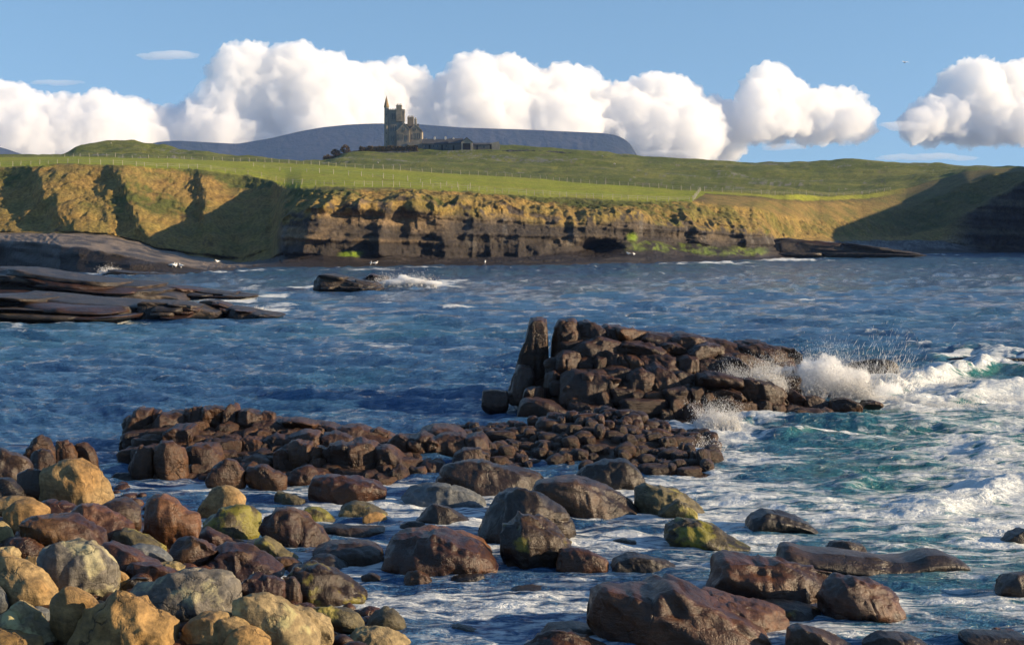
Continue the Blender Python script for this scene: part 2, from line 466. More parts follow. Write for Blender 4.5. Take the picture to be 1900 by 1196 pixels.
rnd = np.random.RandomState(5)
Zs = np.zeros_like(X)
near = np.clip((Dm - 27) / 30, 0, 1)                     # calm between the boulders, open water beyond
surf = np.exp(-(((PXs - 1850) / 460) ** 2 + ((np.log(Dm) - math.log(36)) / .52) ** 2))
amp0 = .22 + .78 * near
warp = fbm(X / 14, Y / 14, None, 3, 80) * 2.2
for k in range(52):
    L = 0.38 * (8 / 0.38) ** (k / 51.0) * rnd.uniform(.85, 1.15)
    th = math.radians(-106 + rnd.normal() * 26)
    kx, ky = math.cos(th) * 2 * math.pi / L, math.sin(th) * 2 * math.pi / L
    a = .0165 * L ** .55
    vis = np.clip(L / (2.2 * np.minimum(cell, 1e3)) - .35, 0, 1)
    ph = kx * X + ky * Y + rnd.uniform(0, 6.28) + warp * .9
    s_ = np.sin(ph)
    Zs += a * vis * amp0 * (2 * ((s_ + 1) / 2) ** 1.7 - .8)
chop = Zs.copy()

# breaking waves on the right: crest line (photograph columns/rows on the water), height, width
ridges = [
 ([(1590, 745), (1680, 722), (1760, 700), (1850, 690), (1990, 700)], .7, 1.5),
 ([(1640, 760), (1720, 748), (1800, 742), (1900, 735), (2000, 735)], .42, 1.3),
 ([(1400, 815), (1500, 800), (1600, 792), (1700, 800)], .32, 1.0),
 ([(1560, 858), (1660, 862), (1740, 845)], .28, .8),
 ([(1480, 905), (1570, 900), (1660, 880)], .30, .7),
 ([(1620, 958), (1700, 946), (1790, 925), (1900, 915), (2050, 915)], .45, .95),
 ([(1330, 790), (1400, 780), (1470, 790)], .35, .8),
 ([(1770, 850), (1860, 842), (1980, 848)], .40, .9),
 ([(1700, 668), (1800, 662), (1900, 668), (2000, 668)], .45, 1.6),
 ([(1230, 850), (1330, 845), (1400, 862)], .22, .7),
]
def wpt(px, py):
    D = ground_D(py); x, y, z = at(px, py, D); return float(x), float(D)
foam = np.zeros_like(X); tint = np.clip(surf * 1.1, 0, 1) * .85
for k, (pl, A, Wd) in enumerate(ridges):
    pts = [wpt(*p) for p in pl]
    x_ = np.array([p[0] for p in pts]); y_ = np.array([p[1] for p in pts])
    yc = np.interp(X, x_, y_) + fbm(X / 3, 0 * X, None, 3, 90 + k) * .7 * Wd
    end = np.clip((X - x_[0]) / 1.6, 0, 1) * np.clip((x_[-1] - X) / 1.6, 0, 1)
    end = end * end * (3 - 2 * end)
    d = (Y - yc) / Wd                                    # positive = behind the crest
    prof = np.where(d > 0, np.exp(-(d / 1.5) ** 2), np.exp(-(d / .55) ** 2))
    hgt = A * end * (.7 + .7 * fbm(X / 1.6, Y / 2.5, None, 4, 95 + k))
    Zs += hgt * prof
    foam = np.maximum(foam, end * np.exp(-((d + .15) / .5) ** 2) * min(1, .4 + A * .6))
    foam = np.maximum(foam, end * np.exp(-((d - 1.0) / 2.0) ** 2) * min(.75, .3 + A * .35))
    tint = np.maximum(tint, end * np.exp(-((d + .5) / .6) ** 2))

def blob(px, py, rx, ry, s):
    """patch of foam on the water round a photographed spot, rx / ry in its pixels there"""
    global foam
    x0, d0 = wpt(px, py)
    wx = rx * d0 / F; wy = abs(ground_D(py - ry) - ground_D(py + ry)) / 2
    q = ((X - x0) / wx) ** 2 + ((Y - d0) / wy) ** 2
    foam = np.maximum(foam, s * np.exp(-q * .8) * (1 if d0 < 90 else .55 + .6 * np.clip(vnoise(X / 2.2 + px, Y / 5.0) + .45, 0, 1)))
NEARF = .86
for b_ in [(1540, 700, 150, 30, 1.0), (1720, 715, 160, 34, .85), (1880, 740, 150, 30, .85), (1700, 752, 120, 20, .9), (1330, 800, 90, 26, 1.0), (1290, 838, 60, 12, .9), (1290, 878, 110, 14, .8), (1400, 850, 140, 24, .62), (1420, 775, 90, 10, .9), (1530, 765, 60, 8, .8),
           (1350, 915, 90, 9, .7), (1840, 915, 110, 26, .95), (1560, 800, 60, 6, .7), (1640, 812, 60, 8, .6), (1600, 850, 50, 6, .6), (1500, 830, 60, 7, .6), (1850, 860, 90, 12, .7), (1700, 880, 60, 8, .6),
           (780, 527, 90, 7, 1.0), (840, 521, 40, 4, .8), (700, 530, 60, 6, .9), (560, 533, 50, 3, .6), (520, 568, 60, 4, .5),
           (100, 598, 150, 6, 1.0), (240, 596, 60, 5, .8), (30, 602, 60, 8, .8), (480, 578, 60, 6, .9), (430, 556, 60, 6, .9), (500, 549, 40, 4, .8), (370, 552, 60, 4, .8), (460, 536, 90, 3, .5),
           (210, 507, 40, 4, 1.0), (270, 509, 60, 3, .7), (440, 503, 50, 2.5, .9), (540, 500, 30, 2.5, .6), (690, 499, 60, 2.5, .8), (780, 495, 60, 2, .6), (1330, 487, 70, 2.5, 1.0), (1440, 480, 90, 3.5, 1.0), (1750, 472, 30, 2, .7), (1250, 489, 40, 2, .7),
           (968, 521, 14, 1.5, .7), (1495, 557, 16, 2.5, .8), (85, 672, 40, 5, .55), (820, 600, 90, 6, .45), (690, 605, 40, 4, .4), (700, 640, 120, 10, .4), (820, 745, 160, 20, .35), (480, 655, 120, 12, .3), (930, 690, 50, 10, .3),
           (420, 905, 130, 12, .75), (250, 890, 70, 10, .5), (620, 950, 110, 16, .62), (830, 930, 90, 14, .62), (700, 1010, 90, 22, .6), (1130, 960, 90, 16, .66), (1180, 1010, 120, 26, .6), (1430, 1010, 110, 12, .6), (1680, 1010, 120, 14, .68), (960, 1110, 220, 46, .6), (700, 1110, 80, 40, .56), (1800, 1060, 120, 40, .66), (1780, 1110, 120, 40, .6), (1250, 900, 90, 12, .6), (870, 1180, 260, 40, .5), (1090, 1075, 90, 10, .72), (1560, 1170, 90, 20, .66), (940, 895, 40, 6, .6)]:
    blob(*(b_[:4] + ((b_[4] * NEARF,) if b_[1] > 885 and b_[4] < .8 else (b_[4],))))
base = np.clip((40 - Dm) / 8, 0, 1) * .62 * (.75 + .5 * fbm(X / 3, Y / 3, None, 3, 99)) 
foam = np.maximum(foam, base * np.where(PXs < 160, .6, 1))
foam = np.maximum(foam, np.clip(surf, 0, 1) * .55)
# scattered whitecaps on the open bay, on the steeper crests only
crest = np.clip((chop - .17) / .16, 0, 1) * np.clip(fbm(X / 25, Y / 40, None, 2, 101) + .25, 0, 1)
foam = np.maximum(foam, crest * .9 * near)
Zs += foam * .10 * fbm(X / .45, Y / .45, None, 4, 103) * np.clip(60 / Dm, 0, 1)
tint = np.maximum(tint, .35 * np.clip(fbm(X / 9, Y / 14, None, 3, 105) + .1, 0, 1))
ff = np.clip((Dm - 90) / 120, 0, 1) * (Dm < 640)
Zs += ff * (.24 * fbm(X / 2.6, Y / np.maximum(cell * 1.3, 2.), None, 3, 120) + .16 * vnoise(X / 1.1, Y / np.maximum(cell, 1.5), None, 121))
Zs[-5:] = 0
Zs[:4] *= .2

m_sea, nt_, o_ = nodes('sea_water'); g = NT(nt_)
pos = g.n('NewGeometry').outputs['Position']
fa = g.n('Attribute', attribute_name='foam').outputs['Fac']
ta = g.n('Attribute', attribute_name='tint').outputs['Fac']
# lace of foam: warped ridges stretched along the drift of the water
mp = g.n('Mapping', ins={'Vector': pos, 'Rotation': (0, 0, R(12)), 'Scale': (.38, 1.15, 1.0)}).outputs[0]
w1 = g.n('TexNoise', ins={'Vector': mp, 'Scale': .7, 'Detail': 3.0}).outputs['Color']
wv = g.n('VectorMath', operation='SCALE', ins={0: g.n('VectorMath', operation='SUBTRACT', ins={0: w1, 1: (.5, .5, .5)}).outputs[0], 'Scale': 2.2}).outputs[0]
pv = g.n('VectorMath', operation='ADD', ins={0: mp, 1: wv}).outputs[0]
na = g.noise(1.5, 7, .62, pv)
rid = g.math('SUBTRACT', 1.0, g.math('MULTIPLY', g.math('ABSOLUTE', g.math('SUBTRACT', na, .5)), 7.0), True)
nb = g.noise(.55, 5, .6, pv)
nc = g.noise(5.0, 5, .65, mp)
lace = g.math('ADD', g.math('MULTIPLY', rid, .30), g.math('ADD', g.math('MULTIPLY', nb, .75), g.math('MULTIPLY', nc, .30)))
thr = g.math('SUBTRACT', 1.12, g.math('MULTIPLY', fa, .92))
fo = g.n('MapRange', interpolation_type='SMOOTHSTEP', ins={'Value': g.math('SUBTRACT', lace, thr), 'From Min': -.05, 'From Max': .20}).outputs[0]
fo = g.math('MULTIPLY', fo, g.n('MapRange', ins={'Value': fa, 'From Min': .02, 'From Max': .3}).outputs[0])
fleck = g.n('MapRange', interpolation_type='SMOOTHSTEP', ins={'Value': g.math('ADD', g.math('MULTIPLY', g.noise(1.6, 7, .7, mp), .75), g.math('MULTIPLY', g.noise(.13, 3, .6, pos), .25)), 'From Min': .585, 'From Max': .66}).outputs[0]
mpg = g.n('Mapping', ins={'Vector': pos, 'Rotation': (0, 0, R(5)), 'Scale': (1.0, .11, 1.0)}).outputs[0]
flf = g.n('MapRange', interpolation_type='SMOOTHSTEP', ins={'Value': g.math('ADD', g.math('MULTIPLY', g.noise(.42, 7, .72, mpg), .7), g.math('MULTIPLY', g.noise(.05, 3, .6, pos), .3)), 'From Min': .575, 'From Max': .65}).outputs[0]
fra = g.n('Attribute', attribute_name='far').outputs['Fac']
fleck = g.math('ADD', g.math('MULTIPLY', fleck, g.math('SUBTRACT', 1.0, fra)), g.math('MULTIPLY', flf, fra))
fo = g.math('MAXIMUM', fo, g.math('MULTIPLY', fleck, .5))
deep = g.mix(g.math('ADD', g.math('MULTIPLY', g.ramp(g.noise(.5, 6, .65, mp), [(.38, 0), (.62, 1)]), .6), g.math('MULTIPLY', g.ramp(g.noise(.5, 6, .7, mpg), [(.4, 0), (.6, 1)]), .4)), (.021, .078, .21), (.062, .165, .32))  # stretched noise paints the light and dark of the waves into the water colour
wc = g.mix(ta, deep, (.03, .19, .18))
hb = g.math('ADD', g.math('MULTIPLY', g.noise(.9, 6, .62, mp), 1.0), g.math('ADD', g.math('MULTIPLY', g.noise(3.4, 5, .65, mp), .5), g.math('MULTIPLY', g.noise(8, 4, .65, mp), .2)))
fr_ = g.n('Attribute', attribute_name='far').outputs['Fac']
mpf = g.n('Mapping', ins={'Vector': pos, 'Rotation': (0, 0, R(8)), 'Scale': (1.0, .16, 1.0)}).outputs[0]
mpv = g.n('Mapping', ins={'Vector': pos, 'Rotation': (0, 0, R(-6)), 'Scale': (.8, .045, 1.0)}).outputs[0]
nf = g.math('ADD', g.noise(.55, 5, .68, mpf), g.math('MULTIPLY', g.noise(.6, 5, .7, mpv), 1.3))
bmp00 = g.n('Bump', ins={'Strength': g.math('MULTIPLY', fr_, 1.0), 'Distance': 2.2, 'Height': nf}).outputs[0]
bmp0 = g.bump(g.noise(.28, 4, .6, mp), .6, 2.2, bmp00)
bmp = g.bump(hb, 1.0, .8, bmp0)
water = g.n('BsdfPrincipled', ins={'Base Color': wc, 'Roughness': .12, 'IOR': 1.33, 'Normal': bmp})
fcol = g.mix(g.noise(2.0, 4, .6, pos), (.62, .68, .72), (.82, .84, .84))
fb = g.bump(g.math('ADD', g.math('MULTIPLY', g.noise(1.7, 6, .7, pv), 2.0), nc), .9, .22)
fsh = g.n('BsdfPrincipled', ins={'Base Color': fcol, 'Roughness': .7, 'Normal': fb, 'Subsurface Weight': 0.0})
mx = g.n('MixShader', ins={0: fo}); g.l(water.outputs[0], mx.inputs[1]); g.l(fsh.outputs[0], mx.inputs[2])
g.l(mx.outputs[0], o_.inputs[0])
V = np.stack([X, Y, Zs], -1)
me = mesh_from('sea', V.reshape(-1, 3), grid_faces(*X.shape), mat=m_sea)
vcol(me, 'foam', foam.ravel()); vcol(me, 'tint', tint.ravel()); vcol(me, 'far', np.clip((Dm - 60) / 110, 0, 1).ravel())
link('sea', me, kind='structure')
# ------------------------------------------------------------- rock materials
def rock_material(name, c1, c2, c3_, wet=.0, algae=None, alg=.0, crackd=.5, tops=None, bs=1.0):
    m, nt, o = nodes(name); g = NT(nt)
    tc = g.n('TexCoord').outputs['Object']
    rnd_ = g.n('ObjectInfo').outputs['Random']
    off = g.n('CombineXYZ', ins={0: g.math('MULTIPLY', rnd_, 37.0), 1: g.math('MULTIPLY', rnd_, 91.0), 2: g.math('MULTIPLY', rnd_, 13.0)}).outputs[0]
    p = g.n('VectorMath', operation='ADD', ins={0: tc, 1: off}).outputs[0]
    n1 = g.noise(1.6, 8, .68, p, .4); n2 = g.noise(9, 7, .72, p); n3 = g.noise(.8, 3, .5, p)
    c = g.mix(g.ramp(n1, [(.36, 0), (.62, 1)]), c1, c2)
    c = g.mix(g.ramp(n3, [(.48, 0), (.62, 1)]), c, c3_)
    c = g.mix(1.0, c, g.ramp(n2, [(.3, .45), (.72, 1.5)]), 'MULTIPLY')
    mp = g.n('Mapping', ins={'Vector': p, 'Rotation': (.5, .35, .2), 'Scale': (.5, .5, 3.2)}).outputs[0]
    bed = g.noise(2.4, 6, .6, mp)
    c = g.mix(.55, c, g.ramp(bed, [(.35, .5), (.65, 1.4)]), 'MULTIPLY')
    if algae:
        am = g.ramp(g.noise(2.1, 6, .6, p), [(.62 - .2 * alg, 0), (.70 - .2 * alg, 1)])
        c = g.mix(am, c, algae)
    vo = g.n('TexVoronoi', feature='DISTANCE_TO_EDGE', ins={'Vector': g.n('VectorMath', operation='ADD', ins={0: p, 1: g.n('VectorMath', operation='SCALE', ins={0: g.noise(2.5, 4, .6, p, 0, 'Color'), 'Scale': .7}).outputs[0]}).outputs[0], 'Scale': 1.3}).outputs['Distance']
    crk = g.ramp(vo, [(0, 0), (.035, 1)])
    gate = g.ramp(g.noise(1.1, 2, .5, p), [(.5, 1), (.6, 0)])
    crk = g.math('MAXIMUM', crk, gate)
    c = g.mix(g.math('MULTIPLY', g.math('SUBTRACT', 1.0, crk), crackd), c, (.012, .01, .008))
    h = g.math('ADD', g.math('MULTIPLY', n1, .8), g.math('ADD', g.math('MULTIPLY', n2, .22), g.math('MULTIPLY', bed, .35)))
    h = g.math('ADD', h, g.math('MULTIPLY', crk, .25 * crackd))
    b = g.bump(h, .62 * bs, .16)
    if wet: b2 = g.bump(g.noise(40, 3, .6, p), .15, .01, b)
    else: b2 = g.bump(g.noise(55, 3, .7, p), .45, .012, b)
    ro = g.ramp(n2, [(.3, max(.26, .66 - .38 * wet - .1)), (.7, max(.2, .93 - .52 * wet))])
    pb = g.n('BsdfPrincipled', ins={'Base Color': c, 'Roughness': ro, 'Specular IOR Level': .25 + .2 * wet, 'Normal': b2,
             'Coat Weight': .10 * wet, 'Coat Roughness': .22, 'Coat Normal': b})
    g.l(pb.outputs[0], o.inputs[0])
    return m

RM = {
 'tan':   rock_material('tan_sandstone', (0.2376, 0.1419, 0.0558), (0.2174, 0.1348, 0.0584), (0.2508, 0.1756, 0.0857)),
 'gold':  rock_material('golden_sandstone', (0.2790, 0.1740, 0.0697), (0.1980, 0.1218, 0.0451), (0.2520, 0.1566, 0.0656), crackd=.8),
 'pale':  rock_material('pale_sandstone', (0.2731, 0.2088, 0.1129), (0.1993, 0.1476, 0.0787), (0.2435, 0.1872, 0.0889), algae=(0.3444, 0.3040, 0.1520), alg=.3),
 'grey':  rock_material('grey_limestone', (0.1530, 0.1346, 0.1096), (0.1071, 0.1010, 0.0950), (0.2295, 0.1983, 0.1243), algae=(0.3420, 0.3080, 0.1892), alg=.35),
 'bluegrey': rock_material('blue_grey_stone', (0.0975, 0.1050, 0.1125), (0.1425, 0.1425, 0.1350), (0.0750, 0.0825, 0.0900), .4),
 'olive': rock_material('olive_weathered_stone', (0.0900, 0.0750, 0.0375), (0.0525, 0.0435, 0.0263), (0.1275, 0.1050, 0.0525), .4, (.25, .21, .05), .35),
 'brown': rock_material('wet_brown_rock', (0.0556, 0.0205, 0.0083), (0.0263, 0.0109, 0.0055), (0.0786, 0.0296, 0.0103), .8),
 'maroon': rock_material('maroon_weed_covered_rock', (.046, .018, .011), (.026, .012, .009), (.085, .042, .014), .7),
 'red':   rock_material('red_brown_rock', (.095, .040, .020), (.06, .026, .015), (.14, .062, .024), .7),
 'dark':  rock_material('wet_dark_rock', (0.0192, 0.0128, 0.0092), (0.0111, 0.0082, 0.0067), (0.0302, 0.0182, 0.0101), .8),
 'slate': rock_material('wet_slate_rock', (0.0372, 0.0217, 0.0143), (0.0230, 0.0141, 0.0100), (0.0542, 0.0283, 0.0143), .85),
 'green': rock_material('yellow_green_algae_rock', (0.0490, 0.0350, 0.0140), (0.0315, 0.0238, 0.0126), (0.0700, 0.0525, 0.0140), .6, (.15, .135, .016), .75),
 'spot':  rock_material('dark_rock_with_algae', (0.0235, 0.0128, 0.0069), (0.0157, 0.0087, 0.0052), (0.0426, 0.0205, 0.0062), .8, (.15, .125, .014), .22),
 'reef':  rock_material('reef_rock', (0.0508, 0.0212, 0.0093), (0.0283, 0.0132, 0.0071), (0.0745, 0.0321, 0.0114), .65, crackd=.7, bs=1.25),
 'reefd': rock_material('dark_reef_rock', (0.0360, 0.0150, 0.0075), (0.0209, 0.0100, 0.0058), (0.0524, 0.0210, 0.0089), .65, crackd=.7, bs=1.3),
 'shelf': rock_material('bedded_shelf_rock', (0.0300, 0.0225, 0.0180), (0.0180, 0.0142, 0.0128), (0.0638, 0.0450, 0.0300), .5, bs=1.2),
}

VIEWS = {'A': (0, 740, 2.6234), 'B': (560, 740, 2.6234), 'C': (1180, 740, 2.6222), 'D': (860, 560, 2.4359), 'F': (0, 0, 1.0), 'G': (0, 240, 2.96875)}
def poly(view, s):
    ox, oy, k = VIEWS[view]
    return np.array([[ox + float(a.split(',')[0]) / k, oy + float(a.split(',')[1]) / k] for a in s.split()])

def span(P, xs):
    """top and bottom rows of a polygon at columns xs"""
    n = len(P); top = np.full(len(xs), 1e9); bot = np.full(len(xs), -1e9)
    for i in range(n):
        x0, y0 = P[i]; x1, y1 = P[(i + 1) % n]
        if abs(x1 - x0) < 1e-6: continue
        lo, hi = min(x0, x1), max(x0, x1)
        m = (xs >= lo - 1e-6) & (xs <= hi + 1e-6)
        y = y0 + (y1 - y0) * (xs[m] - x0) / (x1 - x0)
        top[m] = np.minimum(top[m], y); bot[m] = np.maximum(bot[m], y)
    return top, bot

def sm_(a, lo, hi):
    t = np.clip((a - lo) / (hi - lo), 0, 1); return t * t * (3 - 2 * t)

def loft_rock(P, D, dep, seed, nu=44, nv=34, e=.72, cuts=5, rough=.05, sink=0.0, flat=False, fine=1.0, pe=2.4):
    """a solid rock whose outline from the shore is P, standing at distance D with half depth dep"""
    rs = np.random.RandomState(seed)
    x0, x1 = P[:, 0].min(), P[:, 0].max()
    t = (1 - np.cos(np.linspace(0, math.pi, nu))) / 2
    xs = x0 + (x1 - x0) * (.004 + .992 * t)
    top, bot = span(P, xs)
    k = np.array([1, 2, 1]) / 4.
    for _ in range(2):
        top[1:-1] = np.convolve(top, k, 'valid'); bot[1:-1] = np.convolve(bot, k, 'valid')
    bot = bot + sink * np.sin(np.pi * t) ** .4
    X, _, ZT = at(xs, top, D); _, _, ZB = at(xs, bot, D)
    zc = (ZT + ZB) / 2; hz = np.maximum((ZT - ZB) / 2, 1e-3)
    un = 2 * t - 1
    d = dep * np.maximum(1 - np.abs(un) ** pe, 0) ** .5 + .002
    ph = np.linspace(0, 2 * math.pi, nv, endpoint=False)
    c, s = np.cos(ph), np.sin(ph)
    cy = np.sign(c) * np.abs(c) ** e; sz = np.sign(s) * np.abs(s) ** e
    U = np.repeat(un[:, None], nv, 1)
    Nx = np.clip(U, -1, 1); Ny = cy[None, :] * (d / d.max())[:, None]; Nz = sz[None, :] + 0 * U
    q = np.stack([Nx, Ny, Nz], -1)
    for i in range(cuts):
        n = rs.normal(size=3); n[1] = -abs(n[1]) * 1.2 if i < cuts - 1 else abs(n[1]); n[0] *= .8; n[2] *= .75 
        n /= np.linalg.norm(n)
        lim = rs.uniform(.42, .8)
        ex = np.maximum(q @ n - lim, 0) * .93
        q = q - ex[..., None] * n * np.array([.06, 1, .10])
    W = np.empty_like(q)
    W[..., 0] = X[:, None] + (q[..., 0] - Nx) * (X[-1] - X[0]) / 2
    W[..., 1] = D + q[..., 1] * d.max()
    W[..., 2] = zc[:, None] + q[..., 2] * hz[:, None]
    size = float(min(X[-1] - X[0], 2 * hz.max() + .2))
    ctr = np.array([X.mean(), D, zc.mean()])
    dirn = (W - ctr); dirn /= np.maximum(np.linalg.norm(dirn, axis=-1, keepdims=True), 1e-6)
    ww = W * (1.15 / max(size, .3) ** .7) + seed * 3.1
    fade = np.clip(np.minimum(t, 1 - t) * 14, 0, 1)[:, None]
    dn = fbm(ww[..., 0], ww[..., 1], ww[..., 2], 3, seed) * rough * size * 1.3
    f2 = fbm(ww[..., 0] * 3.3, ww[..., 1] * 3.3, ww[..., 2] * 3.3 + .6 * ww[..., 0], 3, seed + 9, ridged=True) * rough * size * .33 * fine
    gn = vnoise(ww[..., 0] * 1.1 + 5, ww[..., 1] * 1.1, ww[..., 2] * 1.6 + .5 * ww[..., 0], seed + 70)
    gg = np.exp(-(gn / .045) ** 2) * sm_(vnoise(ww[..., 0] * .9, ww[..., 1] * .9 + 9, ww[..., 2] * .9, seed + 71), -.1, .25)
    f2 = f2 - gg * min(.035 * size, .06) * fine
    if flat:
        f2 = f2 + rough * size * 2.6 * vnoise(W[..., 2] * 4.5 + W[..., 0] * .05, W[..., 0] * .12, W[..., 1] * 0 + seed)
    W = W + dirn * ((dn + f2) * fade)[..., None]
    V = W.reshape(-1, 3)
    Fq = grid_faces(nu, nv, wrap=True)
    # close both ends
    a = len(V); V = np.vstack([V, W[0].mean(0), W[-1].mean(0)])
    i = np.arange(nv); j = (i + 1) % nv
    Fa = np.stack([i, i * 0 + a, j, j], -1)[:, [0, 2, 1, 1]]
    tri0 = np.stack([j, i, i * 0 + a], -1); tri1 = np.stack([(nu - 1) * nv + i, (nu - 1) * nv + j, i * 0 + a + 1], -1)
    tris = np.vstack([Fq[:, [0, 1, 2]], Fq[:, [0, 2, 3]], tri0, tri1])
    return V, tris[:, ::-1]

_pr = poly
def put_rock(name, P, D, dep, seed, mat, label=None, cat=None, group=None, parent=None, porigin=(0, 0, 0), **kw):
    V, T_ = loft_rock(P, D, dep, seed, **kw)
    org = np.array([V[:, 0].mean(), V[:, 1].mean(), max(V[:, 2].min(), -.3)])
    me = mesh_from(name, V - org, T_, mat=mat)
    o = link(name, me, parent=parent, label=label, cat=cat, group=group)
    o.location = org - np.array(porigin)
    return o

def pile_edge(py): return np.interp(py, [850, 880, 960, 1060, 1130, 1196, 1260], [60, 150, 330, 540, 640, 720, 820])
def zground(px, py): return float(np.clip(.0032 * (pile_edge(py) - px), 0, .9))

